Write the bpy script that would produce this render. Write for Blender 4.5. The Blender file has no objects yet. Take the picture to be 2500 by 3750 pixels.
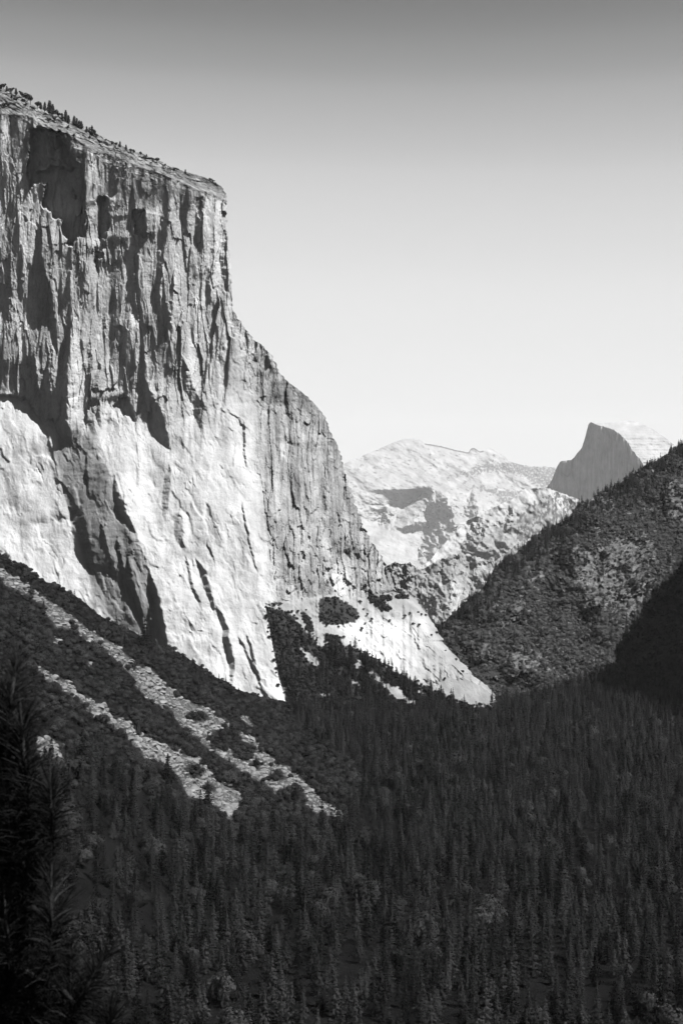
import bpy, math, random
import numpy as np

# ------------------------------------------------------------------ camera, sky, sun, exposure
S = bpy.context.scene
COL = S.collection
F = 5770.0                      # focal length in pixels of the 2500 x 3750 photograph
HOR = 1990.0                    # row of the horizon
PITCH = math.atan((HOR - 1875.0) / F)
cam_d = bpy.data.cameras.new("camera")
cam = bpy.data.objects.new("camera", cam_d)
COL.objects.link(cam)
cam_d.sensor_fit = 'VERTICAL'
cam_d.sensor_height = 36.0
cam_d.lens = 36.0 * F / 3750.0
cam_d.clip_start = 0.5
cam_d.clip_end = 120000.0
cam.location = (0, 0, 0)
cam.rotation_euler = (math.pi / 2 + PITCH, 0, 0)
cam_d.dof.use_dof = True
cam_d.dof.focus_distance = 2500.0
cam_d.dof.aperture_fstop = 5.6
S.camera = cam

SUN_EL = math.radians(55.0)
SUN_AZ = math.radians(125.0)    # clockwise from +Y
SX, SY, SZ = math.sin(SUN_AZ) * math.cos(SUN_EL), math.cos(SUN_AZ) * math.cos(SUN_EL), math.sin(SUN_EL)
w = bpy.data.worlds.new("World")
S.world = w
w.use_nodes = True
nt = w.node_tree
nt.nodes.clear()
sky = nt.nodes.new('ShaderNodeTexSky')
sky.sky_type = 'NISHITA'
sky.sun_disc = False
sky.sun_elevation = SUN_EL
sky.sun_rotation = SUN_AZ
sky.altitude = 1500.0
sky.air_density = 1.0
sky.dust_density = 0.6
sky.ozone_density = 1.0
sep = nt.nodes.new('ShaderNodeSeparateColor')      # black and white film behind a red filter
nrm = nt.nodes.new('ShaderNodeMath'); nrm.operation = 'MULTIPLY'; nrm.inputs[1].default_value = 1 / 4.0
film = nt.nodes.new('ShaderNodeValToRGB')          # tone response of the film
film.color_ramp.interpolation = 'CARDINAL'
els = film.color_ramp.elements
els[0].position = 0.0; els[0].color = (.02, .02, .02, 1)
els[1].position = 1.0; els[1].color = (.75, .75, .75, 1)
for p_, v_ in ((.22, .04), (.30, .09), (.357, .21), (.395, .36), (.47, .565), (.617, .71), (.80, .75)):
    e_ = els.new(p_); e_.color = (v_, v_, v_, 1)
mul = nt.nodes.new('ShaderNodeMath'); mul.operation = 'MULTIPLY'; mul.inputs[1].default_value = 4.87
bg = nt.nodes.new('ShaderNodeBackground')
bg.inputs['Strength'].default_value = 0.05
wo = nt.nodes.new('ShaderNodeOutputWorld')
nt.links.new(sky.outputs[0], sep.inputs[0])
nt.links.new(sep.outputs[0], nrm.inputs[0])
nt.links.new(nrm.outputs[0], film.inputs[0])
nt.links.new(film.outputs[0], mul.inputs[0])
nt.links.new(mul.outputs[0], bg.inputs['Color'])
nt.links.new(bg.outputs[0], wo.inputs['Surface'])

sun_d = bpy.data.lights.new("sun", 'SUN')
sun_d.energy = 5.0
sun_d.angle = math.radians(0.53)
sun_d.color = (1.0, 1.0, 1.0)
sun = bpy.data.objects.new("sun", sun_d)
COL.objects.link(sun)
from mathutils import Vector
sun.rotation_euler = Vector((SX, SY, SZ)).to_track_quat('Z', 'Y').to_euler()
sun.location = (0, 0, 3000)

S.view_settings.view_transform = 'Standard'
S.view_settings.look = 'None'
S.view_settings.gamma = 1.0
S.view_settings.exposure = 2.0
S.view_settings.use_curve_mapping = False
S.render.engine = 'CYCLES'
S.cycles.volume_bounces = 0
S.cycles.use_denoising = True
S.cycles.use_adaptive_sampling = False
S.cycles.max_bounces = 5
S.cycles.diffuse_bounces = 1
S.cycles.transparent_max_bounces = 4

rng = np.random.default_rng(7)
random.seed(7)

# ------------------------------------------------------------------ numeric helpers
CP, SP = math.cos(PITCH), math.sin(PITCH)


def ray(px, py):
    """direction with y = 1 through a pixel of the photograph"""
    dx = (np.asarray(px, float) - 1250.0) / F
    du = (1875.0 - np.asarray(py, float)) / F
    yy = CP - du * SP
    zz = SP + du * CP
    return dx / yy, zz / yy


def at(px, py, d):
    rx, rz = ray(px, py)
    d = np.asarray(d, float)
    return np.stack(np.broadcast_arrays(rx * d, d, rz * d), -1)


def project(P):
    x, y, z = P[..., 0], P[..., 1], P[..., 2]
    c = y * CP + z * SP
    u = -y * SP + z * CP
    return 1250.0 + F * x / c, 1875.0 - F * u / c


def hash2(ix, iy, seed):
    h = (ix.astype(np.int64) * 374761393 + iy.astype(np.int64) * 668265263 + seed * 974711) & 0xFFFFFFFF
    h = ((h ^ (h >> 13)) * 1274126177) & 0xFFFFFFFF
    h = (h ^ (h >> 16)) & 0xFFFFFFFF
    h = (h * 2246822519) & 0xFFFFFFFF
    h = (h ^ (h >> 15)) & 0xFFFFFFFF
    return h / 4294967296.0


def vnoise(x, y, seed=0):
    x = np.asarray(x, float); y = np.asarray(y, float)
    x, y = np.broadcast_arrays(x, y)
    ix = np.floor(x); iy = np.floor(y)
    fx = x - ix; fy = y - iy
    ix = ix.astype(np.int64); iy = iy.astype(np.int64)
    out = 0
    ux = fx * fx * fx * (fx * (fx * 6 - 15) + 10); uy = fy * fy * fy * (fy * (fy * 6 - 15) + 10)
    for ox in (0, 1):
        for oy in (0, 1):
            a = hash2(ix + ox, iy + oy, seed) * 2 * math.pi
            g = np.cos(a) * (fx - ox) + np.sin(a) * (fy - oy)
            out = out + g * (ux if ox else 1 - ux) * (uy if oy else 1 - uy)
    return out * 1.5


def fbm(x, y, seed=0, octv=4, gain=0.5):
    o, a, f = 0.0, 1.0, 1.0
    for k in range(octv):
        o = o + a * vnoise(np.asarray(x) * f, np.asarray(y) * f, seed + 17 * k)
        a *= gain; f *= 2.03
    return o


def facets(x, y, seed, tx, ty, off, jit=0.9):
    """tilted plates over jittered cells: fractured rock. Returns displacement; x, y in cell units"""
    x, y = np.broadcast_arrays(np.asarray(x, float), np.asarray(y, float))
    ix = np.floor(x).astype(np.int64); iy = np.floor(y).astype(np.int64)
    best = np.full(x.shape, 1e9); out = np.zeros(x.shape)
    for ox in (-1, 0, 1):
        for oy in (-1, 0, 1):
            cx = ix + ox; cy = iy + oy
            sx = cx + 0.5 + jit * (hash2(cx, cy, seed) - 0.5)
            sy = cy + 0.5 + jit * (hash2(cx, cy, seed + 1) - 0.5)
            ddx = x - sx; ddy = y - sy
            d = np.abs(ddx) + np.abs(ddy) * 0.9 + 0.25 * ddx * ddx
            m = d < best
            val = (hash2(cx, cy, seed + 2) - 0.5) * 2 * off + ddx * (hash2(cx, cy, seed + 3) - 0.5) * 2 * tx \
                + ddy * (hash2(cx, cy, seed + 4) - 0.5) * 2 * ty
            out = np.where(m, val, out); best = np.where(m, d, best)
    return out


def inpoly(px, py, poly):
    px, py = np.broadcast_arrays(np.asarray(px, float), np.asarray(py, float))
    ins = np.zeros(px.shape, bool)
    n = len(poly)
    for i in range(n):
        x1, y1 = poly[i]; x2, y2 = poly[(i + 1) % n]
        if y1 == y2:
            continue
        c = ((y1 > py) != (y2 > py)) & (px < (x2 - x1) * (py - y1) / (y2 - y1) + x1)
        ins ^= c
    return ins


def sstep(a, b, x):
    t = np.clip((x - a) / (b - a), 0, 1)
    return t * t * (3 - 2 * t)


def blur(a, n=1):
    for _ in range(n):
        p = np.pad(a, 1, mode='edge')
        a = (p[:-2, 1:-1] + p[2:, 1:-1] + p[1:-1, :-2] + p[1:-1, 2:] + 2 * p[1:-1, 1:-1]) / 6.0
    return a


def ip(v, pts, k=1):
    """interpolate column k of a point list over column 1-k"""
    pts = sorted(pts, key=lambda p: p[1 - k])
    return np.interp(v, [p[1 - k] for p in pts], [p[k] for p in pts])


# ------------------------------------------------------------------ object helpers
def link(o, parent=None, label=None, cat=None, group=None, kind=None):
    COL.objects.link(o)
    if parent is not None:
        o.parent = parent
    if label: o["label"] = label
    if cat: o["category"] = cat
    if group: o["group"] = group
    if kind: o["kind"] = kind
    return o


def mesh_np(name, V, Q, mat, smooth=True, attrs=None):
    """mesh from an (n,3) array and an (m,k) face array"""
    me = bpy.data.meshes.new(name)
    V = np.asarray(V, np.float32); Q = np.asarray(Q, np.int32)
    k = Q.shape[1]
    me.vertices.add(len(V)); me.vertices.foreach_set('co', V.ravel())
    me.loops.add(Q.size); me.loops.foreach_set('vertex_index', Q.ravel())
    me.polygons.add(len(Q))
    me.polygons.foreach_set('loop_start', np.arange(0, Q.size, k, dtype=np.int32))
    me.polygons.foreach_set('loop_total', np.full(len(Q), k, np.int32))
    me.polygons.foreach_set('use_smooth', np.full(len(Q), smooth, bool))
    for an, av in (attrs or {}).items():
        a = me.attributes.new(an, 'FLOAT', 'POINT')
        a.data.foreach_set('value', np.asarray(av, np.float32).ravel())
    me.update(calc_edges=True)
    me.materials.append(mat)
    return me


def grid_faces(nr, nc):
    i = np.arange(nr * nc).reshape(nr, nc)
    return np.stack([i[:-1, :-1], i[1:, :-1], i[1:, 1:], i[:-1, 1:]], -1).reshape(-1, 4)


def obj(name, me, **kw):
    return link(bpy.data.objects.new(name, me), **kw)


# ------------------------------------------------------------------ materials
ALB = 0.46            # the film was exposed long: real albedos are lower than the tones look


class NT:
    def __init__(s, name):
        s.m = bpy.data.materials.new(name); s.m.use_nodes = True
        s.t = s.m.node_tree; s.t.nodes.clear()
        s.out = s.t.nodes.new('ShaderNodeOutputMaterial')
        s.b = s.t.nodes.new('ShaderNodeBsdfPrincipled')
        s.t.links.new(s.b.outputs[0], s.out.inputs['Surface'])

    def n(s, typ, **kw):
        x = s.t.nodes.new(typ)
        for k, v in kw.items():
            setattr(x, k, v)
        return x

    def l(s, a, b):
        s.t.links.new(a, b)

    def val(s, x):
        return x

    def math(s, op, a, b=0.0, clamp=False):
        m = s.n('ShaderNodeMath', operation=op); m.use_clamp = clamp
        for i, v in enumerate((a, b)):
            if isinstance(v, (int, float)): m.inputs[i].default_value = v
            else: s.l(v, m.inputs[i])
        return m.outputs[0]

    def noise(s, scale, detail=4.0, rough=0.55, stretch=(1, 1, 1), dist=0.0, lo=0.0, hi=1.0):
        if not hasattr(s, 'geo'):
            s.geo = s.n('ShaderNodeTexCoord').outputs['Object']
        mp = s.n('ShaderNodeMapping'); mp.inputs['Scale'].default_value = stretch
        s.l(s.geo, mp.inputs['Vector'])
        n = s.n('ShaderNodeTexNoise'); n.inputs['Scale'].default_value = scale
        n.inputs['Detail'].default_value = detail; n.inputs['Roughness'].default_value = rough
        n.inputs['Distortion'].default_value = dist
        s.l(mp.outputs[0], n.inputs['Vector'])
        r = s.n('ShaderNodeMapRange'); r.inputs['From Min'].default_value = 0.3; r.inputs['From Max'].default_value = 0.7
        r.inputs['To Min'].default_value = lo; r.inputs['To Max'].default_value = hi
        s.l(n.outputs['Fac'], r.inputs['Value'])
        return r.outputs[0]

    def attr(s, name):
        return s.n('ShaderNodeAttribute', attribute_name=name).outputs['Fac']


def rock_material(name, streak, grain, bump, rough=0.9):
    t = NT(name)
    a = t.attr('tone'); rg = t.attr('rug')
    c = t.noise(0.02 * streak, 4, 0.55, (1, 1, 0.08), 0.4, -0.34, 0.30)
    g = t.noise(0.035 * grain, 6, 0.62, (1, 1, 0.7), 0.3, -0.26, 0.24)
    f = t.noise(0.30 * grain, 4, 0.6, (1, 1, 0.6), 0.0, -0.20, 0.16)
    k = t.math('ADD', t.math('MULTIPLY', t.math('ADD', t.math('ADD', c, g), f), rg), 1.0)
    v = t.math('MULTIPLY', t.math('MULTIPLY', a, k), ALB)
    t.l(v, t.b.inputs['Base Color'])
    t.b.inputs['Roughness'].default_value = rough
    t.b.inputs['Specular IOR Level'].default_value = 0.15
    h = t.math('ADD', t.noise(0.05 * grain, 6, 0.6, (1, 1, 0.6), 0.6), t.math('MULTIPLY', t.noise(0.22 * grain, 5, 0.6, (1, 1, 0.5)), 0.4))
    h = t.math('MULTIPLY', h, rg)
    bp = t.n('ShaderNodeBump'); bp.inputs['Strength'].default_value = 1.0; bp.inputs['Distance'].default_value = bump
    t.l(h, bp.inputs['Height']); t.l(bp.outputs[0], t.b.inputs['Normal'])
    return t.m


M_ROCK = rock_material('granite', 1.0, 1.0, 3.2)
M_FAR = rock_material('pale_granite', 0.12, 0.10, 9.0)


def foliage_material(name, lo, hi, rough=0.8, spec=0.0, leaf=False):
    t = NT(name)
    oi = t.n('ShaderNodeObjectInfo')
    r = t.n('ShaderNodeMapRange'); r.inputs['To Min'].default_value = lo; r.inputs['To Max'].default_value = hi
    t.l(oi.outputs['Random'], r.inputs['Value'])
    g = t.noise(0.9 if not leaf else 20, 2, 0.5, (1, 1, 1), 0, 0.65, 1.4)
    t.l(t.math('MULTIPLY', t.math('MULTIPLY', r.outputs[0], g), ALB), t.b.inputs['Base Color'])
    t.b.inputs['Roughness'].default_value = rough
    t.b.inputs['Specular IOR Level'].default_value = spec
    return t.m


def plain_material(name, lo, hi, scale, bump=0.0, rough=0.9, stretch=(1, 1, 1)):
    t = NT(name)
    g = t.noise(scale, 6, 0.65, stretch, 0, lo, hi)
    t.l(t.math('MULTIPLY', g, ALB), t.b.inputs['Base Color'])
    t.b.inputs['Roughness'].default_value = rough
    t.b.inputs['Specular IOR Level'].default_value = 0.2
    if bump:
        bp = t.n('ShaderNodeBump'); bp.inputs['Distance'].default_value = bump
        t.l(t.noise(scale * 3, 5, 0.6), bp.inputs['Height']); t.l(bp.outputs[0], t.b.inputs['Normal'])
    return t.m


M_CONIFER = foliage_material('conifer_foliage', 0.003, 0.033)
M_OAK = foliage_material('oak_foliage', 0.015, 0.038)
M_RIM = foliage_material('rim_pine_foliage', 0.016, 0.03)
M_BARK = plain_material('bark', 0.04, 0.09, 1.5, 0.05)
M_SNAG = plain_material('bare_wood', 0.25, 0.4, 1.0, 0.02)
M_NEEDLE = foliage_material('pine_needles', 0.004, 0.009, 0.5, 0.03, True)
M_TWIG = plain_material('pine_bark', 0.008, 0.02, 30.0, 0.004)  # near pine's shade put into this very dark bark colour
M_BOULDER = plain_material('boulder_granite', 0.03, 0.28, 0.10, 0.2)


def ground_material():
    t = NT('forest_ground')
    soil = t.noise(0.03, 6, 0.65, (1, 1, 1), 0, 0.004, 0.012)
    grav = t.noise(0.16, 7, 0.75, (1, 1, 1), 0, 0.015, 0.13)
    m = t.n('ShaderNodeMix'); m.data_type = 'FLOAT'
    t.l(t.attr('scree'), m.inputs[0]); t.l(soil, m.inputs[2]); t.l(grav, m.inputs[3])
    t.l(t.math('MULTIPLY', m.outputs[0], ALB), t.b.inputs['Base Color'])
    t.b.inputs['Roughness'].default_value = 1.0
    t.b.inputs['Specular IOR Level'].default_value = 0.0
    bp = t.n('ShaderNodeBump'); bp.inputs['Distance'].default_value = 1.5
    t.l(t.noise(0.3, 6, 0.65), bp.inputs['Height']); t.l(bp.outputs[0], t.b.inputs['Normal'])
    return t.m


M_GROUND = ground_material()


def hill_material():
    t = NT('wooded_hillside')
    a = t.attr('tone')
    g = t.noise(0.035, 7, 0.68, (1, 1, 0.5), 0.3, 0.6, 1.4)
    t.l(t.math('MULTIPLY', t.math('MULTIPLY', a, g), ALB), t.b.inputs['Base Color'])
    t.b.inputs['Roughness'].default_value = 0.9
    t.b.inputs['Specular IOR Level'].default_value = 0.15
    bp = t.n('ShaderNodeBump'); bp.inputs['Distance'].default_value = 9.0
    t.l(t.noise(0.06, 7, 0.65), bp.inputs['Height']); t.l(bp.outputs[0], t.b.inputs['Normal'])
    return t.m


M_HILL = hill_material()

# ================================================================== THE GREAT CLIFF
# left-facing steps of the rock (row, edge x, width of the steep flank, depth of the step in metres)
NOSE = [(560, 760), (700, 783), (1128, 845), (1350, 865), (1567, 890), (1853, 912), (2040, 947), (2216, 975), (2482, 1024), (2575, 1052), (2800, 1090)]
SIL = [(-160, 262), (-60, 300), (0, 325), (57, 336), (115, 382), (172, 416), (218, 428), (264, 451), (310, 474), (367, 497), (425, 525), (482, 548),
       (528, 566), (585, 589), (643, 617), (700, 635), (758, 652), (803, 675), (829, 709), (831, 744), (829, 824), (842, 939), (848, 1054),
       (851, 1128), (855, 1140), (884, 1182), (924, 1239), (958, 1262), (998, 1303), (1021, 1360), (1056, 1400), (1090, 1423), (1130, 1458),
       (1159, 1486), (1194, 1532), (1211, 1590), (1234, 1624), (1251, 1681), (1268, 1750), (1291, 1813), (1308, 1871), (1331, 1928),
       (1360, 1985), (1396, 2033), (1417, 2082), (1431, 2110), (1448, 2162), (1494, 2174), (1537, 2216), (1565, 2251), (1600, 2307),
       (1635, 2370), (1677, 2412), (1712, 2447), (1740, 2482), (1782, 2510), (1810, 2542), (1819, 2594), (1822, 2640), (1824, 2720)]
BRINK = [(-160, 400), (0, 416), (109, 422), (160, 462), (252, 489), (344, 552), (425, 569), (516, 612), (603, 640), (717, 690), (800, 715), (830, 735), (900, 740)]
LEDGE = [(900, 2225), (970, 2212), (1100, 2192), (1200, 2178), (1280, 2183), (1330, 2188), (1445, 2166), (1500, 2168), (1900, 2168)]

STEPS = [
    # upper wall
    [(440, 318, 30, 10), (560, 318, 70, 30), (700, 320, 80, 34), (790, 306, 60, 26), (880, 285, 40, 14), (1050, 272, 20, 9)],
    [(715, 402, 34, 16), (800, 402, 40, 18), (870, 398, 44, 18), (900, 390, 24, 8)],
    [(905, 380, 30, 12), (960, 366, 26, 10)],
    [(770, 535, 40, 14), (860, 528, 36, 12)],
    [(905, 505, 24, 14), (1050, 512, 26, 16), (1150, 522, 28, 16), (1215, 542, 30, 12)],
    [(740, 600, 18, 8), (850, 600, 22, 11), (995, 594, 20, 11), (1100, 590, 24, 12), (1200, 602, 22, 9)],
    [(725, 746, 30, 14), (820, 744, 30, 12), (930, 738, 16, 6)],
    [(820, 828, 18, 12), (950, 832, 24, 14), (1070, 838, 22, 10)],
    [(930, 40, 16, 10), (1050, 42, 18, 12), (1230, 44, 18, 10)],
    [(800, 140, 22, 14), (900, 150, 22, 12), (1010, 172, 20, 12), (1060, 192, 24, 14), (1180, 206, 28, 16), (1300, 218, 26, 10)],
    [(880, 300, 10, 6), (1040, 296, 12, 6)],
    [(1150, 385, 12, 7), (1240, 388, 14, 8)],
    [(980, 766, 14, 8), (1100, 772, 16, 9)],
    [(1000, 640, 12, 6), (1150, 630, 14, 7), (1250, 636, 12, 6)],
    [(980, 8, 14, 10), (1060, 20, 22, 12)],
    [(420, 108, 10, 8), (560, 104, 10, 9), (690, 100, 12, 8)],
    [(600, 470, 12, 6), (720, 462, 16, 8)],
    [(680, 690, 12, 6), (860, 684, 16, 8), (1000, 690, 12, 5)],
    # middle: shadowed flutes above the pale apron
    [(1300, 128, 34, 14), (1400, 140, 40, 22), (1500, 168, 44, 22), (1590, 196, 30, 12)],
    [(1250, 196, 26, 12), (1400, 196, 36, 18), (1530, 216, 34, 18), (1620, 244, 26, 10)],
    [(1250, 246, 24, 12), (1400, 250, 42, 20), (1620, 250, 42, 18)],
    [(1250, 336, 26, 12), (1450, 344, 60, 22), (1600, 352, 36, 12)],
    [(1310, 376, 18, 12), (1420, 362, 24, 18), (1560, 372, 26, 14)],
    [(1260, 528, 14, 10), (1390, 530, 20, 14), (1500, 590, 50, 26), (1600, 616, 56, 28), (1660, 628, 40, 16)],
    [(1310, 678, 24, 12), (1405, 706, 34, 18), (1470, 736, 40, 20), (1570, 746, 26, 14)],
    [(1430, 492, 50, 16), (1480, 494, 50, 16), (1540, 500, 24, 8)],
    [(1258, 824, 18, 10), (1325, 812, 16, 8)],
    [(1700, 626, 20, 9), (1790, 622, 24, 11), (1900, 610, 22, 8)],
    [(1650, 318, 8, 6), (1720, 322, 10, 6), (1830, 334, 10, 5)],
    [(1735, 420, 12, 8), (1800, 438, 26, 14), (1880, 468, 34, 14), (1950, 500, 24, 8)],
    # grey recessed panel left of the pale buttress
    [(1500, 345, 120, 0), (1600, 360, 140, 12), (1720, 400, 190, 44), (1830, 440, 200, 56), (1930, 490, 210, 60), (2060, 540, 210, 60), (2180, 585, 205, 58), (2330, 612, 200, 54), (2500, 650, 190, 48)],
    [(1850, 300, 54, 16), (1980, 330, 60, 22), (2090, 352, 60, 20)],
    [(2030, 468, 14, 9), (2130, 490, 20, 13), (2230, 518, 18, 13), (2330, 532, 12, 9)],
    [(2080, 548, 18, 10), (2180, 580, 24, 16), (2270, 600, 20, 13), (2390, 618, 12, 9)],
    [(1960, 430, 12, 7), (2080, 455, 14, 8), (2200, 470, 10, 6)], [(1900, 372, 10, 6), (2000, 398, 12, 7), (2120, 430, 10, 6)],
    [(2230, 545, 10, 8), (2350, 572, 14, 10)],
    # pale apron right
    [(1880, 666, 34, 12), (1960, 674, 34, 14), (2000, 676, 30, 10)],
    [(2030, 680, 10, 7), (2150, 712, 14, 9), (2225, 742, 12, 6)],
    [(2040, 716, 10, 8), (2090, 752, 24, 12), (2150, 772, 24, 11), (2240, 790, 14, 8)],
    [(2215, 792, 22, 10), (2260, 826, 26, 14), (2340, 842, 24, 16), (2430, 862, 24, 16), (2510, 850, 20, 12)],
    [(2330, 876, 8, 6), (2400, 912, 10, 7), (2450, 936, 10, 7)],
    [(2320, 906, 8, 6), (2400, 930, 10, 8), (2520, 960, 8, 6)],
    [(1980, 760, 5, 4), (2060, 790, 6, 4)],
    [(1830, 886, 6, 5), (2000, 918, 8, 5), (2100, 945, 7, 5)],
    # south-east wall
    [(1290, 980, 14, 10), (1340, 990, 18, 12)],
    [(1570, 1028, 10, 7), (1650, 1016, 14, 8)],
    [(1540, 896, 8, 8), (1700, 902, 10, 8)],
    [(1740, 1200, 20, 10), (1850, 1206, 26, 14), (1880, 1200, 24, 10)],
    [(1590, 1080, 40, 12), (1620, 1096, 50, 14)],
    [(1960, 1276, 14, 10), (2030, 1284, 20, 14)],
    [(2000, 1318, 24, 12), (2030, 1320, 24, 12)],
    [(2090, 1330, 20, 10), (2160, 1356, 30, 18), (2185, 1360, 30, 12)],
    [(1640, 1262, 10, 8), (1790, 1300, 14, 10)],
    [(1820, 1120, 10, 8), (1900, 1130, 10, 8)],
    [(2110, 1116, 14, 10), (2190, 1112, 14, 8)],
    # lower slab
    [(2320, 1510, 8, 6), (2390, 1545, 12, 9), (2440, 1560, 10, 6)],
    [(2470, 1610, 20, 12), (2540, 1640, 24, 14)],
    [(2490, 1700, 40, 16), (2560, 1712, 44, 20), (2640, 1716, 40, 18)],
    [(2480, 1660, 14, 8), (2560, 1680, 16, 10)],
    [(2530, 1760, 14, 9), (2600, 1770, 18, 10)],
]
RECESS = [
    # overhung alcove under the rim, and smaller roofs
    ([(112, 471), (155, 466), (200, 476), (222, 480), (252, 549), (284, 581), (295, 608), (303, 648), (311, 697), (297, 734), (316, 798), (311, 809), (308, 865), (284, 868),
      (268, 897), (252, 902), (244, 871), (228, 857), (228, 806), (190, 793), (187, 771), (150, 755), (174, 675), (140, 660), (110, 690), (100, 635), (111, 541)], 40, 1),
    ([(129, 623), (187, 582), (222, 588), (265, 611), (262, 624), (236, 612), (180, 614), (142, 638)], -20, 1),
    ([(155, 462), (216, 474), (210, 545), (193, 545), (189, 490)], -26, 1),
    ([(255, 700), (268, 690), (282, 715), (276, 730)], -14, 0),
    ([(359, 720), (390, 715), (402, 800), (395, 870), (362, 868)], 12, 1),
    ([(485, 772), (532, 768), (525, 870), (492, 850)], 14, 1),
    ([(345, 905), (380, 930), (352, 966), (344, 960)], 9, 0),
    ([(416, 1490), (452, 1442), (470, 1462), (494, 1520), (494, 1545), (460, 1520), (432, 1548)], 12, 1),
    ([(-50, 1445), (23, 1442), (50, 1450), (92, 1456), (126, 1497), (166, 1560), (190, 1640), (215, 1760), (215, 2300), (-200, 2300), (-200, 1445)], 14, 2),
    ([(1690, 2515), (1740, 2510), (1760, 2540), (1748, 2600), (1700, 2600)], 12, 0),
    ([(1548, 2490), (1600, 2500), (1610, 2540), (1570, 2530)], 8, 0),
    ([(720, 720), (745, 728), (742, 800), (722, 790)], 6, 0),
]


VEG = [(973, 2221), (1033, 2233), (1082, 2264), (1100, 2300), (1142, 2324), (1167, 2367), (1203, 2367), (1239, 2379), (1276, 2361), (1312, 2385), (1361, 2409), (1427, 2451), (1482, 2476),
       (1518, 2500), (1555, 2518), (1597, 2530), (1646, 2560), (1706, 2585), (1810, 2600), (1810, 2690), (1040, 2690), (1045, 2524), (1021, 2464), (991, 2342)]
BARE = [[(1076, 2361), (1130, 2391), (1179, 2427), (1167, 2445), (1142, 2433), (1100, 2385)],
        [(1348, 2458), (1385, 2464), (1403, 2500), (1464, 2518), (1482, 2548), (1536, 2585), (1482, 2576), (1433, 2545), (1395, 2505), (1355, 2480)],
        [(1300, 2415), (1325, 2420), (1322, 2450), (1302, 2445)], [(1280, 2490), (1318, 2500), (1320, 2512), (1290, 2505)], [(1170, 2540), (1215, 2545), (1205, 2555), (1175, 2550)],
        [(1525, 2525), (1550, 2530), (1548, 2545), (1530, 2540)]]


def bare(px, py):
    jx = px + 6 * fbm(px / 10., py / 10., 421, 3); jy = py + 6 * fbm(px / 10., py / 10., 423, 3)
    m = np.zeros(np.shape(px), bool)
    for p in BARE:
        m |= inpoly(jx, jy, p)
    return m



CLUMPS = [[(1167, 2191), (1227, 2185), (1276, 2209), (1318, 2245), (1300, 2276), (1251, 2288), (1191, 2288), (1167, 2276)],
          [(1348, 2167), (1379, 2179), (1421, 2215), (1439, 2233), (1403, 2239), (1348, 2197)], [(1448, 2176), (1494, 2178), (1496, 2190), (1450, 2188)],
          [(1185, 2320), (1250, 2330), (1252, 2380), (1215, 2380)], [(1100, 2240), (1130, 2255), (1150, 2310), (1130, 2310)], [(1390, 2180), (1430, 2180), (1430, 2196), (1400, 2196)]]


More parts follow.
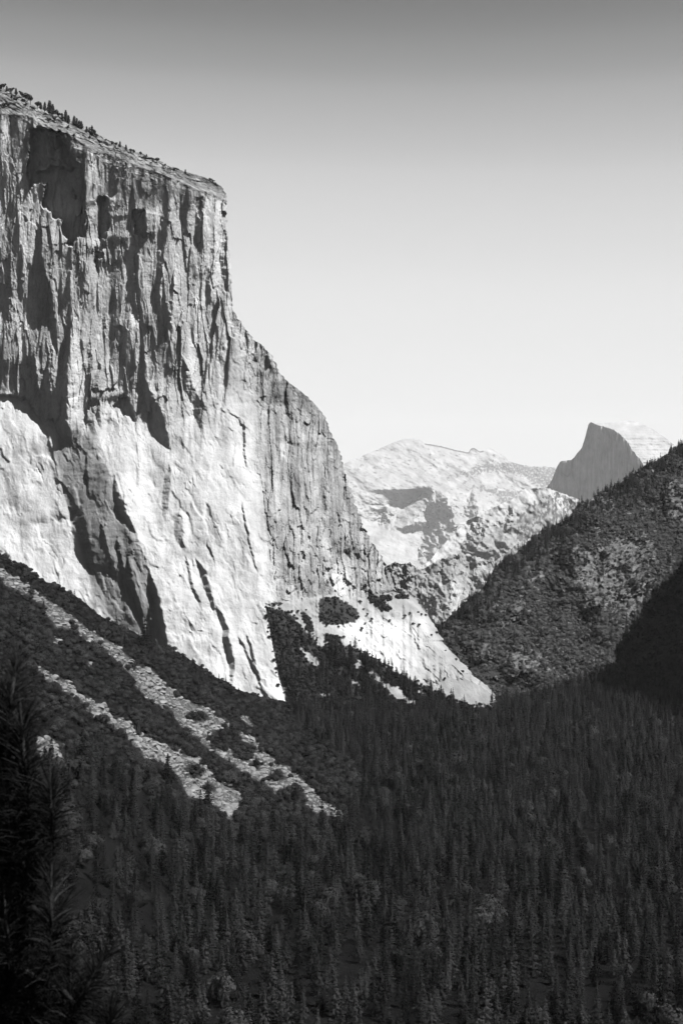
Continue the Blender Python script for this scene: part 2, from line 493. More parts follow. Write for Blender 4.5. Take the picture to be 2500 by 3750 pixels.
def build_cliff():
    rows = np.arange(258, 2712, 2.8)
    nc = 640
    pr = np.interp(rows, [p[1] for p in SIL], [p[0] for p in SIL])
    pr = pr + fbm(rows / 17.0, rows * 0, 5, 4, 0.6) * 6.0 * sstep(330, 700, rows)
    u = np.linspace(0, 1, nc)
    ps = np.array([pr[max(0, i - 26):i + 27].min() for i in range(len(pr))])
    ps = np.convolve(np.pad(ps, 26, mode='edge'), np.hanning(55)[1:-1] / np.hanning(55)[1:-1].sum(), 'valid') - 0.04 * (pr + 161)
    UB = 0.88
    PX = np.where(u[None] <= UB, -160 + (ps[:, None] + 160) * u[None] / UB, ps[:, None] + (pr - ps)[:, None] * (u[None] - UB) / (1 - UB))
    PY = np.broadcast_to(rows[:, None], PX.shape)
    # jagged rows along the rim so the skyline is uneven
    PYj = PY + fbm(PX / 14.0, PX * 0 + 3, 8, 4, 0.6) * 5.0 * sstep(740, 600, PY)
    xn = ip(PY, [(b, a) for a, b in NOSE], 0)
    brk = np.interp(PX, [-100, 40, 150, 260, 400, 620, 800, 900], [1420, 1450, 1520, 1640, 1480, 1560, 1480, 1420])
    t = 2575 - PY
    slab = 0.30 * np.minimum(t, 2575 - brk) + 0.05 * np.maximum(t - (2575 - brk), 0)
    slab_n = 0.30 * np.minimum(t, 1100) + 0.05 * np.maximum(t - 1100, 0)
    wn = sstep(120, -40, xn - PX) * sstep(1150, 1480, PY)
    D0 = 2915 + slab * (1 - wn) + slab_n * wn
    dn = PX - xn
    rnd = 22.0
    se = 0.80 * 0.53 * rnd * np.logaddexp(0, dn / rnd)
    sw = 0.22 * 0.53 * rnd * np.logaddexp(0, -dn / rnd)
    D = D0 + se + sw
    # broad swells
    D = D + 16 * fbm(PX / 330.0, PY / 700.0, 3, 3) + 9 * fbm(PX / 90.0 + PY / 900.0, PY / 420.0, 4, 3) * sstep(1750, 1450, PY) + 5 * fbm(PX / 120.0, PY / 150.0, 6, 3) * sstep(1450, 1750, PY)
    ledge = ip(PX, LEDGE) + 9 * fbm(PX / 25., PX * 0, 98, 4, .6)
    below = (PY > ledge) & (PX > xn - 4)
    # ---- steps
    disp = np.zeros_like(D)
    wob = 5.0 * fbm(PX * 0 + PY / 34.0, PX / 150.0, 21, 4, 0.6)
    for st in STEPS:
        p0, p1 = st[0][0], st[-1][0]
        r = (rows > p0 - 40) & (rows < p1 + 60)
        py = PY[r]; px = PX[r] + wob[r]
        e = ip(py, [(q[0], q[1]) for q in st]); wd = ip(py, [(q[0], q[2]) for q in st]); A = ip(py, [(q[0], q[3]) for q in st])
        ln = p1 - p0
        fade = sstep(p0 - 8, p0 + 10 + 0.10 * ln, py + 0.25 * (px - e)) * sstep(p1 + 30, p1 - 0.22 * ln, py)
        wd = wd * (0.3 + 0.7 * sstep(p0, p0 + 0.3 * ln, py)) * (0.35 + 0.65 * sstep(p1 + 20, p1 - 0.3 * ln, py))
        dx = px - e
        L = np.clip(2.2 * wd, 25, 260)
        g = np.where(dx >= 0, -0.5 * np.exp(-np.maximum(dx, 0) / L), np.where(dx <= -wd, 0.5 * np.exp(np.minimum(dx + wd, 0) / L), -0.5 - dx / wd))
        disp[r] += g * A * fade
    for poly, A, soft in RECESS:
        jx = PX + 6 * fbm(PX / 22.0, PY / 40.0, 31, 4, .55); jy = PY + 9 * fbm(PX / 20.0, PY / 26.0, 37, 4, .55)
        m = inpoly(jx, jy, poly).astype(float)
        if soft == 2:
            m = m * np.exp(-np.maximum(PY - 1450, 0) / 170.0) * sstep(2200, 1700, PY)
            m = blur(m, 1)
        elif soft:
            m = blur(m, 1)
        disp += A * m
    # ---- fracture
    up = sstep(60 + 150 * sstep(330, 560, PX), -60 - 110 * sstep(330, 560, PX), PY - brk + 40 * fbm(PX / 50., PY / 120., 99, 3)) * (1 - wn)                     # steep upper wall
    sez = sstep(0, 90, dn)                                       # south-east wall
    apron = (1 - up) * (1 - sez)
    wx = PX + 8 * fbm(PX / 60.0, PY / 160.0, 41, 3); wy = PY + 24 * fbm(PX / 60.0, PY / 100.0, 43, 3)
    big = facets(wx / 62.0, wy / 300.0, 51, 11, 7, 4.5) + 0.8 * facets(wx / 30.0, wy / 150.0, 52, 6, 4, 2.6)
    mid = facets(wx / 17.0, wy / 74.0, 55, 4.5, 3, 1.8)
    sml = facets(wx / 8.0, wy / 22.0, 59, 1.6, 1.5, 0.6)
    blk = facets(wx / 22.0, wy / 38.0, 63, 5, 5, 2.2)
    slb = blur(facets((wx - 0.35 * wy) / 60.0, wy / 110.0, 67, 4.0, 5.0, 0.6), 3)
    fine = fbm(PX / 10.0, PY / 26.0, 71, 4, 0.6)
    fr = up * (0.9 * big + 0.6 * mid + 0.4 * sml) + sez * (0.7 * big + 0.8 * mid + 0.5 * blk + 0.5 * sml) \
        + apron * (0.8 * slb + 0.10 * mid + 0.10 * sml + sstep(-.05, .3, fbm(PX / 90., PY / 90., 68, 3)) * facets((wx - 0.45 * wy) / 17.0, (wy + .3 * wx) / 44.0, 69, 1.6, 1.6, 0.9))
    fr = fr + fine * (0.28 * up + 0.45 * sez + 0.2 * apron)
    low_rug = sez * sstep(1800, 2050, PY) * sstep(0, 40, ledge - PY)
    fr = fr + low_rug * (1.2 * blk + 0.8 * sml)
    # ---- rim
    brink = ip(PX, BRINK)
    rim = np.maximum(brink - PYj, 0)
    rimm = sstep(0, 25, rim)
    D = D + disp * (1 - rimm) + fr * (1 - 0.5 * rimm) + rim * 1.7 \
        + rimm * 8.0 * facets(PX / 26.0 + PY / 60.0, (PY - 0.55 * PX) / 8.0, 77, 0.5, 1.0, 0.8)
    # ---- talus and lower slab below the ledge
    lrow = 2690.0
    Db = np.interp(PX, [960, 1040, 1250, 1500, 1830], [2960, 2905, 2770, 2700, 2690])
    r0 = np.abs(rows - 2182).argmin()
    line = (D + disp + fr)[r0 - 3:r0 + 2].mean(0)
    line = np.convolve(np.pad(line, 45, mode='edge'), np.hanning(93)[1:-1] / np.hanning(93).sum(), 'valid')
    seL = np.interp(PX, PX[r0], line)
    f = np.clip((lrow - PY) / (lrow - ledge), 0, 1)
    slabm = sstep(-40, 60, PX - (1230 + (PY - 2300) * 0.95)) * sstep(2230, 2300, PY)
    conv = f ** 0.85
    T2 = Db + (seL - 3 - Db) * (f * (1 - slabm) + conv * slabm)
    edge = np.maximum(0, 60 - (pr[:, None] - PX)) / 60.0
    T2 = T2 + 70 * edge ** 2
    T2 = T2 + 7 * fbm(PX / 80.0, PY / 80.0, 81, 4) + slabm * (0.9 * facets((PX - 0.5 * PY) / 50.0, PY / 70.0, 83, 4, 5, 2.0) + 0.35 * blk + 0.5 * sml) \
        + (1 - slabm) * (1.4 * fine + 0.5 * sml) + disp + slabm * (1.6 * facets((PX - .8 * PY) / 26., (PY + .3 * PX) / 34., 87, 1.5, 1.5, 1.0))
    crumb = sstep(2440, 2520, PY) * sstep(1540, 1620, PX)
    T2 = T2 + crumb * (4.2 * blk + 1.6 * sml + 0.8 * big)
    T2 = np.maximum(T2, D0 + 6)
    D = np.where(below, T2, D)
    # ---- tone: pale exfoliated apron, darker weathered upper wall, streaked south-east wall
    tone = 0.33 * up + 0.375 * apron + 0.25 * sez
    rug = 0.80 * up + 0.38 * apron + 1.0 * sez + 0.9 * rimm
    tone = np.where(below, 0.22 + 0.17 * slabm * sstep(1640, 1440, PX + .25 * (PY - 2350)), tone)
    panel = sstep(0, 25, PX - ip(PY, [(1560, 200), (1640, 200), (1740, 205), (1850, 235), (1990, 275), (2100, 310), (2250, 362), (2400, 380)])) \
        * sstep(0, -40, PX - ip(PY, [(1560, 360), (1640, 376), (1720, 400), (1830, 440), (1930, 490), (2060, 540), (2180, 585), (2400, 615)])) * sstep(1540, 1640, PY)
    tone = tone * (1 - 0.52 * panel)  # partly darker diorite, partly the panel's grazing shade painted into the tone
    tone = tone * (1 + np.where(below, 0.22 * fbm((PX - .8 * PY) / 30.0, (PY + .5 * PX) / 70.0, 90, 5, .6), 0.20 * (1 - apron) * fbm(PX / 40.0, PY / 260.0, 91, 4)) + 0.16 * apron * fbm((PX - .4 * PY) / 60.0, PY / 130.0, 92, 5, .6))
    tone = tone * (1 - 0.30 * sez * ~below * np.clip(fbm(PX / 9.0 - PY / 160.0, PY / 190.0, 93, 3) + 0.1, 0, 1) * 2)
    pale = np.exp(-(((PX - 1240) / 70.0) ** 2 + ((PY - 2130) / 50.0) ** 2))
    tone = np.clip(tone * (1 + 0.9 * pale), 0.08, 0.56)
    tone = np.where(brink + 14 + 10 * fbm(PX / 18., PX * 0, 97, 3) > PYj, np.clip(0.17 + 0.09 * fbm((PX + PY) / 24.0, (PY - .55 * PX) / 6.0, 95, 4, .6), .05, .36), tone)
    jx = PX + 8 * fbm(PX / 14., PY / 14., 425, 3); jy = PY + 8 * fbm(PX / 14., PY / 14., 427, 3)
    rug = np.where(below, 0.28, rug)
    veg = below & inpoly(jx, jy, VEG) & ~bare(PX, PY)
    for c_ in CLUMPS:
        veg |= below & inpoly(jx, jy, c_)
    tone = np.where(veg, 0.016, tone)
    P = at(PX, PYj, D)
    # the body of the mountain behind the skyline
    ext = []
    lastP = P[:, -1]
    for k, (dd, sx, sz) in enumerate(((12, -2, -1), (50, -12, -3), (150, -50, -8), (400, -200, -20), (900, -500, -60))):
        q = lastP.copy()
        q[:, 1] += dd; q[:, 0] += sx + q[:, 0] / q[:, 1] * dd; q[:, 2] += sz
        ext.append(q)
    P = np.concatenate([P] + [q[:, None] for q in ext], 1)
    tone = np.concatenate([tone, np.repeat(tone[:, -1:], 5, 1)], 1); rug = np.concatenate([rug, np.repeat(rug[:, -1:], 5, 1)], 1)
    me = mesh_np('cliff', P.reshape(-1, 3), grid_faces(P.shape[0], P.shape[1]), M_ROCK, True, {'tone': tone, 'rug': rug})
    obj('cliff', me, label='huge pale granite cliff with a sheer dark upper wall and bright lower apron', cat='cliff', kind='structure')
    return rows, PX, D, PYj


c_rows, c_PX, c_D, c_PY = build_cliff()


def on_cliff(px, py):
    px = np.asarray(px, float); py = np.asarray(py, float)
    r = np.clip((py - c_rows[0]) / 2.8, 0, len(c_rows) - 1.001); r0 = r.astype(int)
    shp = np.shape(px)
    c = np.array([np.interp(x_, c_PX[q_], np.arange(c_PX.shape[1])) for x_, q_ in zip(np.atleast_1d(px).ravel(), np.atleast_1d(r0).ravel())]).reshape(shp)
    c = np.clip(c, 0, c_D.shape[1] - 1.001); c0 = c.astype(int)
    fr, fc = r - r0, c - c0
    d = c_D[r0, c0] * (1 - fr) * (1 - fc) + c_D[r0 + 1, c0] * fr * (1 - fc) + c_D[r0, c0 + 1] * (1 - fr) * fc + c_D[r0 + 1, c0 + 1] * fr * fc
    return at(px, py, d)


# ================================================================== GROUND: valley floor and talus fan
FLOOR = -304.0
CREST = [(-300, 1850), (-150, 1940), (0, 2022), (42, 2055), (105, 2070), (168, 2126), (231, 2160), (309, 2216), (351, 2250), (393, 2272),
         (477, 2322), (561, 2360), (631, 2376), (701, 2424), (779, 2466), (856, 2508), (933, 2543), (1010, 2571), (1052, 2588), (1100, 2604)]


def plane_z(x, y):
    return -455.0 - 0.84 * x + 0.0268 * y


_c = np.array(CREST, float)
_rx, _rz = ray(_c[:, 0], _c[:, 1])
_y = -455.0 / (_rz + 0.84 * _rx - 0.0268)
CRX, CRY = _rx * _y, _y


def ground_z(x, y):
    x = np.asarray(x, float); y = np.asarray(y, float)
    p = plane_z(x, y) + 7 * fbm(x / 120.0, y / 200.0, 101, 3) + 2.2 * fbm(x / 25.0, y / 40.0, 103, 3)
    o = np.argsort(CRX)
    yc = np.interp(x, CRX[o], CRY[o])
    p = np.where(y > yc, p - 0.3 * (y - yc), p)
    p = np.minimum(p, 260)
    s = 16.0
    z = FLOOR + s * np.logaddexp(0, (p - FLOOR) / s) + 3 * fbm(x / 180.0, y / 180.0, 107, 3)
    z = z - 0.065 * np.maximum(y - 4500, 0)
    near = -8.0 - 0.62 * np.maximum(y - 4, 0) + np.maximum(0, 4 - y) * 0.1          # slope below the viewpoint
    near = near + 1.2 * fbm(x / 20.0, y / 20.0, 109, 3)
    w = sstep(620, 430, y)
    return np.maximum(z, near * w + -2000 * (1 - w)) if False else np.where(near > z, near, z)


def on_ground(px, py):
    rx, rz = ray(px, py)
    lo = np.full(np.shape(rx), 650.0); hi = np.full(np.shape(rx), 5200.0)
    # first crossing by marching
    ys = np.linspace(650, 5200, 160)
    hit = np.full(np.shape(rx), np.nan)
    prev = lo.copy()
    for y in ys:
        b = (ground_z(rx * y, np.full(np.shape(rx), y)) >= rz * y) & np.isnan(hit)
        hit = np.where(b, y, hit)
    hi = np.where(np.isnan(hit), 5200, hit); lo = hi - (ys[1] - ys[0])
    for _ in range(14):
        mid = (lo + hi) / 2
        b = ground_z(rx * mid, mid) >= rz * mid
        hi = np.where(b, mid, hi); lo = np.where(b, lo, mid)
    ok = ~np.isnan(hit)
    return np.stack([rx * hi, hi, ground_z(rx * hi, hi)], -1), ok


SCREE = [
    [(-60, 2050), (0, 2087), (58, 2114), (112, 2150), (156, 2185), (214, 2221), (268, 2257), (312, 2292), (379, 2337), (442, 2373), (451, 2391),
     (513, 2435), (576, 2480), (652, 2551), (733, 2594), (771, 2594), (804, 2621), (847, 2654), (890, 2675), (944, 2719), (988, 2773),
     (1031, 2800), (1069, 2811), (1112, 2859), (1150, 2897), (1199, 2941), (1259, 2979), (1297, 3011), (1259, 3011), (1150, 2979), (1118, 2935),
     (1096, 2881), (1042, 2892), (1004, 2897), (934, 2854), (869, 2822), (825, 2773), (771, 2740), (733, 2719), (679, 2675), (646, 2643),
     (636, 2605), (558, 2574), (504, 2529), (504, 2484), (455, 2453), (424, 2417), (371, 2382), (312, 2337), (277, 2301), (201, 2288),
     (179, 2248), (147, 2203), (89, 2172), (27, 2145), (0, 2118), (-60, 2090)],
    [(107, 2426), (156, 2453), (192, 2471), (232, 2484), (272, 2533), (290, 2547), (339, 2565), (402, 2605), (446, 2636), (513, 2690), (554, 2708),
     (608, 2735), (657, 2762), (717, 2778), (744, 2800), (782, 2843), (825, 2870), (874, 2903), (906, 2935), (869, 2973), (858, 3000), (825, 3000),
     (804, 2952), (738, 2924), (690, 2914), (657, 2865), (641, 2822), (592, 2800), (554, 2784), (500, 2746), (482, 2715), (428, 2668), (370, 2628),
     (321, 2604), (280, 2560), (214, 2518), (185, 2500), (150, 2470)],
    [(194, 2330), (218, 2345), (234, 2362), (215, 2364), (196, 2345)], [(314, 2415), (345, 2422), (346, 2438), (320, 2440)],
    [(878, 2620), (905, 2632), (926, 2656), (908, 2662), (885, 2640)], [(134, 2702), (190, 2700), (236, 2760), (238, 2806), (180, 2800), (140, 2760)],
]
ISLANDS = [(825, 2702, 60, 42), (728, 2628, 34, 18), (896, 2752, 46, 36), (711, 2827, 34, 27), (1010, 2850, 40, 14), (490, 2440, 22, 10), (940, 2800, 30, 12), (770, 2885, 16, 14)]


def scree_mask(px, py):
    jx = px + 13 * fbm(px / 40.0, py / 40.0, 111, 4, .6); jy = py + 13 * fbm(px / 40.0, py / 40.0, 113, 4, .6)
    m = np.zeros(np.shape(px), bool)
    for p in SCREE:
        m |= inpoly(jx, jy, p)
    for (x, y, a, b) in ISLANDS:
        m &= ((jx - x) / a) ** 2 + ((jy - y) / b) ** 2 > 1
    return m


def build_ground():
    xs = np.unique(np.concatenate([np.linspace(-14000, -1000, 24), np.arange(-1000, 60, 5.0), np.arange(60, 1000, 20.0), np.linspace(1000, 16000, 24)]))
    ys = np.unique(np.concatenate([np.linspace(-400, 0, 9), np.arange(0, 700, 10.0), np.arange(700, 3300, 7.0), np.linspace(3300, 58000, 40)]))
    X, Y = np.meshgrid(xs, ys)
    Z = ground_z(X, Y)
    P = np.stack([X, Y, Z], -1)
    px, py = project(np.where(Y[..., None] > 600, P, np.array([0, 1000.0, 0])))
    sc = scree_mask(px, py) & (Y > 600) & (Y < 3100) & (X < 60)
    sc = blur(sc.astype(float), 1)
    me = mesh_np('valley_floor', P.reshape(-1, 3), grid_faces(len(ys), len(xs)), M_GROUND, True, {'scree': sc})
    obj('valley_floor', me, label='valley floor rising into a steep talus slope with pale scree chutes', cat='ground', kind='structure')


build_ground()


# ================================================================== FAR RELIEF: columns of the photograph given their own distance
def relief(name, x0, x1, nx, top, bot, nr, depth, tone, mat, label, cat, back=600.0, jag=4.0, jags=14.0, seed=0, power=1.0):
    px = np.linspace(x0, x1, nx)
    tp = np.interp(px, [p[0] for p in top], [p[1] for p in top]) + jag * fbm(px / jags, px * 0, seed, 4, 0.6)
    if isinstance(bot, (int, float)):
        bt = np.full(nx, float(bot))
    else:
        bt = np.interp(px, [p[0] for p in bot], [p[1] for p in bot])
    f = np.linspace(0, 1, nr)[:, None] ** power
    PY = tp[None] + (bt - tp)[None] * f
    PX = np.broadcast_to(px[None], PY.shape)
    D = depth(PX, PY)
    T = tone(PX, PY)
    P = at(PX, PY, D)
    ext = []
    for dd, dz in ((back * 1.6, -back * 0.9), (back * 0.5, -back * 0.15), (back * 0.08, -back * 0.008)):
        q = P[0].copy(); q *= (1 + dd / q[:, 1:2]); q[:, 2] = P[0][:, 2] + dz
        ext.append(q[None])
    P2 = np.concatenate(ext + [P], 0)
    T2 = np.concatenate([np.repeat(T[:1], 3, 0), T], 0)
    me = mesh_np(name, P2.reshape(-1, 3), grid_faces(P2.shape[0], nx), mat, True, {'tone': np.clip(T2, 0.02, 0.6), 'rug': np.full(T2.shape, 0.42)})
    obj(name, me, label=label, cat=cat, kind='structure')

    def on(qx, qy):
        qx = np.asarray(qx, float); qy = np.asarray(qy, float)
        c = np.clip((qx - x0) / (x1 - x0) * (nx - 1), 0, nx - 1.001); c0 = c.astype(int); fc = c - c0
        t_ = tp[c0] * (1 - fc) + tp[c0 + 1] * fc; b_ = bt[c0] * (1 - fc) + bt[c0 + 1] * fc
        r = np.clip((qy - t_) / (b_ - t_), 0, 1) ** (1 / power) * (nr - 1)
        r = np.clip(r, 0, nr - 1.001); r0 = r.astype(int); fr = r - r0
        d = D[r0, c0] * (1 - fr) * (1 - fc) + D[r0 + 1, c0] * fr * (1 - fc) + D[r0, c0 + 1] * (1 - fr) * fc + D[r0 + 1, c0 + 1] * fr * fc
        return at(qx, np.maximum(qy, t_), d)
    on.top = lambda qx: np.interp(qx, px, tp)
    return on


def steps_disp(PX, PY, steps, wobs=4.0, seed=0):
    out = np.zeros(PX.shape)
    wx = PX + wobs * fbm(PX / 25.0, PY / 25.0, 200 + seed, 3)
    for st in steps:
        p0, p1 = st[0][0], st[-1][0]
        e = ip(PY, [(q[0], q[1]) for q in st]); wd = ip(PY, [(q[0], q[2]) for q in st]); A = ip(PY, [(q[0], q[3]) for q in st])
        fade = sstep(p0 - 12, p0 + 10, PY) * sstep(p1 + 20, p1 - 10, PY)
        dx = wx - e
        L = np.clip(1.8 * wd, 12, 200)
        g = np.where(dx >= 0, -0.5 * np.exp(-np.maximum(dx, 0) / L), np.where(dx <= -wd, 0.5 * np.exp(np.minimum(dx + wd, 0) / L), -0.5 - dx / wd))
        out += g * A * fade
    return out


# ---- right-hand hillside
HILL_TOP = [(1500, 2380), (1560, 2330), (1610, 2290), (1664, 2242), (1714, 2194), (1772, 2160), (1784, 2120), (1813, 2075), (1888, 2026), (1963, 1962), (2029, 1922),
            (2079, 1900), (2112, 1848), (2162, 1825), (2220, 1790), (2269, 1770), (2327, 1728), (2394, 1692), (2443, 1660), (2500, 1622), (2700, 1500), (2900, 1400)]
HILL_STEPS = [
    [(1985, 2100, 40, 50), (2080, 2098, 75, 120), (2150, 2085, 75, 110), (2210, 2060, 50, 50)],
    [(2070, 2180, 14, 25), (2130, 2200, 26, 45), (2180, 2222, 34, 45)],
    [(2160, 2170, 60, 60), (2240, 2190, 80, 110), (2285, 2240, 90, 60)],
    [(2310, 1745, 60, 70), (2400, 1770, 80, 100), (2480, 1800, 90, 80)],
    [(2420, 1850, 40, 40), (2500, 1850, 46, 50)],
    [(1790, 2432, 10, 20), (1900, 2440, 14, 26)],
    [(2000, 2390, 30, 30), (2060, 2400, 40, 40)],
]
ROCKS = [[(2098, 2010), (2250, 1985), (2300, 1955), (2360, 1965), (2390, 1990), (2395, 2080), (2392, 2160), (2350, 2230), (2260, 2265), (2235, 2200), (2180, 2230), (2120, 2160), (2110, 2080)],
         [(1865, 2385), (1920, 2375), (2005, 2390), (2010, 2425), (1970, 2460), (1900, 2470), (1860, 2430)],
         [(2440, 1770), (2500, 1760), (2520, 1900), (2450, 1920)], [(1945, 2085), (2000, 2075), (1990, 2150), (1955, 2140)], [(1825, 2210), (1855, 2205), (1840, 2245), (1815, 2240)],
         [(2110, 1818), (2200, 1810), (2260, 1830), (2200, 1860), (2110, 1860)], [(1755, 2370), (1800, 2360), (1790, 2420), (1760, 2410)], [(2110, 2470), (2160, 2450), (2200, 2500), (2120, 2500)],
         [(1880, 2200), (1935, 2195), (1850, 2300), (1835, 2300)]]


def hill_rock(px, py):
    jx = px + 34 * fbm(px / 30.0, py / 22.0, 121, 4, 0.65); jy = py + 34 * fbm(px / 30.0, py / 22.0, 123, 4, 0.65)
    m = np.zeros(np.shape(px), bool)
    for p in ROCKS:
        m |= inpoly(jx, jy, p)
    m |= fbm(px / 22.0, py / 16.0, 125, 4, 0.6) > 0.52
    return m


def hill_depth(px, py):
    d = 2890 + (2610 - py) * 2.0 + (2100 - px) * 0.55
    d = d + 60 * fbm(px / 240.0, py / 200.0, 131, 3) + 22 * fbm(px / 60.0, py / 60.0, 133, 4, 0.55) + steps_disp(px, py, HILL_STEPS, 14, 3)
    rk = hill_rock(px, py)
    d = d + np.where(rk, 18 * facets(px / 18.0 + py / 40., py / 22.0, 135, 1, 1, 0.8), 4 * fbm(px / 9.0, py / 9.0, 137, 3))
    return d


def hill_tone(px, py):
    rk = hill_rock(px, py)
    return np.where(rk, np.clip(0.115 + 0.08 * fbm(px / 24.0, py / 9.0, 139, 5, 0.65), .03, .3), 0.024)


on_hill = relief('hillside', 1500, 2880, 640, HILL_TOP, 2660, 480, hill_depth, hill_tone, M_HILL,
                 'brush covered hillside with grey rock bands on the right', 'hillside', 900, 3, 14, 11)

# ---- shaded spur in front of it at the right edge
SPUR_TOP = [(2255, 2390), (2283, 2330), (2312, 2301), (2346, 2267), (2352, 2221), (2398, 2186), (2427, 2140), (2473, 2117), (2484, 2094), (2500, 2054), (2560, 1990), (2700, 1900), (3000, 1840)]


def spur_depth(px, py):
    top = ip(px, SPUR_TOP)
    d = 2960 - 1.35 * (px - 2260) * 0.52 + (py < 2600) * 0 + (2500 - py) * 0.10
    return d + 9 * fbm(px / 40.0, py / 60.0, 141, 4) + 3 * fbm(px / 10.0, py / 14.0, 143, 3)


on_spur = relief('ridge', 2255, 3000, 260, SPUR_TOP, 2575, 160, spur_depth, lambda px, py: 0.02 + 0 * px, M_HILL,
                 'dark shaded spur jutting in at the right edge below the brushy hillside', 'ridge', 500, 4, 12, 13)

# ---- small cliff behind the great cliff
on_small = relief('far_cliff', 1360, 1600, 200, [(1360, 2090), (1420, 2070), (1446, 2058), (1470, 2066), (1500, 2060), (1528, 2083), (1538, 2120), (1544, 2160), (1548, 2230), (1600, 2420)], 2460, 160,
                  lambda px, py: 5200 + np.maximum(px - 1505, 0) * 2.2 - (py - 2060) * 0.25 + 14 * facets(px / 12.0, py / 40.0, 151, 1, 1, .6) + 12 * fbm(px / 20., py / 20., 152, 3),
                  lambda px, py: np.where(py < 2078 + 26 * fbm(px / 14., py / 14., 153, 4, .6), 0.09, 0.20 + .05 * fbm(px / 9., py / 30., 154, 3)), M_FAR,
                  'small grey cliff peeping out behind the great cliff', 'cliff', 500, 4, 9, 15)

# ---- middle ridge running down from the great dome
MID_TOP = [(1440, 2130), (1500, 2085), (1523, 2078), (1564, 2062), (1637, 1978), (1711, 1905), (1763, 1884), (1815, 1853), (1868, 1832), (1920, 1790), (1993, 1785), (2040, 1800), (2200, 1860), (2330, 1960)]
MID_STEPS = [[(1900, 1795, 60, 160), (1980, 1760, 60, 180), (2030, 1730, 40, 120)], [(1990, 1860, 20, 60), (2100, 1830, 60, 120), (2250, 1800, 90, 160)],
             [(2110, 1652, 30, 60), (2240, 1650, 60, 150), (2330, 1630, 50, 120)], [(1860, 1880, 20, 80), (1940, 1866, 30, 90)], [(2140, 1700, 40, 120), (2250, 1740, 80, 160)],
             [(2100, 1560, 30, 60), (2220, 1590, 60, 140)]]


def mid_depth(px, py):
    d = 17500 - (py - 1780) * 3.2 - (px - 1500) * 0.8
    return d + 1.8 * steps_disp(px, py, MID_STEPS, 14, 5) + 55 * fbm((px + py) / 160.0, (py - px) / 80.0, 161, 3) + 6 * fbm(px / 12.0, py / 16.0, 163, 3)


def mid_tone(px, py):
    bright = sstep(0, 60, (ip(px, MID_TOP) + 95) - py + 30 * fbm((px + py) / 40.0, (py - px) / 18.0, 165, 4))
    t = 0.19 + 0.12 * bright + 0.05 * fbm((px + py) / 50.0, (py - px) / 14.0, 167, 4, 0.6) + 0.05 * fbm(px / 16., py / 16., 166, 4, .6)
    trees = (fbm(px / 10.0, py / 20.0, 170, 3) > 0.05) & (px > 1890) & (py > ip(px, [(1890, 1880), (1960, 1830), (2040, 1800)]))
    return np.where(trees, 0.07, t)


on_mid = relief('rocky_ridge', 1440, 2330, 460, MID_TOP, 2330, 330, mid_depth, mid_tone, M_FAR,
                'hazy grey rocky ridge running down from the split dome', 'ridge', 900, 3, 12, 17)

# ---- lower cliffs in front of it
LOW_TOP = [(1440, 2200), (1500, 2120), (1533, 2092), (1606, 2050), (1640, 2040), (1690, 2024), (1712, 2030), (1763, 2044), (1805, 2060), (1830, 2040), (1900, 1985), (2050, 1940)]
LOW_STEPS = [[(2040, 1690, 20, 20), (2100, 1660, 60, 90), (2200, 1650, 70, 120), (2320, 1640, 80, 120)], [(2060, 1830, 40, 50), (2130, 1810, 80, 130), (2220, 1780, 80, 130), (2300, 1760, 70, 100)],
             [(2080, 1600, 30, 30), (2160, 1590, 50, 70), (2290, 1600, 50, 70)], [(2045, 1745, 20, 30), (2110, 1740, 36, 60)]]


def low_depth(px, py):
    d = 9300 - (py - 2040) * 1.6 - (px - 1500) * 0.2
    return d + 1.3 * steps_disp(px, py, LOW_STEPS, 12, 9) + 24 * fbm((px + py) / 110.0, (py - px) / 70.0, 261, 3) + 7 * facets(px / 16., py / 30., 263, 1, 1, .8)


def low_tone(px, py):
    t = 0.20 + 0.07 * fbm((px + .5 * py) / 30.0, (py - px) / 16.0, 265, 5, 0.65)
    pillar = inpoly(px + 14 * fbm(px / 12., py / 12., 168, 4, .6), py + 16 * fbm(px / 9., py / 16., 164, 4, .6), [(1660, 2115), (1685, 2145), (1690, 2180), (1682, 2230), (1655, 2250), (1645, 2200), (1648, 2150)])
    t = np.where(pillar, 0.27 + .1 * fbm(px / 5., py / 12., 160, 3), t)  # sunlight on the pillar painted as a paler tone
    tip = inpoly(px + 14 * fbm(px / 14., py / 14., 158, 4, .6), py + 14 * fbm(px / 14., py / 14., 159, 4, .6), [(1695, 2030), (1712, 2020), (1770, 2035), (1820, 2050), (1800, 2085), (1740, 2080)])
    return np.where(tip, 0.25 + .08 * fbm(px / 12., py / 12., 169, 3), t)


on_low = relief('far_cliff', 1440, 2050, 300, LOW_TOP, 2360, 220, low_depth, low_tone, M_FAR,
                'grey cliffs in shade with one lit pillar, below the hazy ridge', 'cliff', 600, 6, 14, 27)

# ---- the split dome
DOME_TOP = [(1900, 1900), (1964, 1843), (1996, 1790), (2017, 1762), (2038, 1709), (2050, 1690), (2066, 1685), (2090, 1685), (2101, 1674), (2118, 1652), (2129, 1639), (2141, 1601),
            (2150, 1566), (2153, 1552), (2162, 1545), (2189, 1548), (2217, 1548), (2248, 1547), (2280, 1543), (2304, 1541), (2329, 1545), (2364, 1559), (2396, 1576), (2420, 1592), (2445, 1611), (2500, 1655), (2560, 1720)]
DOME_EDGE = [(1530, 2150), (1546, 2162), (1558, 2192), (1567, 2231), (1581, 2255), (1602, 2283), (1625, 2301), (1650, 2315), (1674, 2336), (1760, 2380), (1900, 2430)]


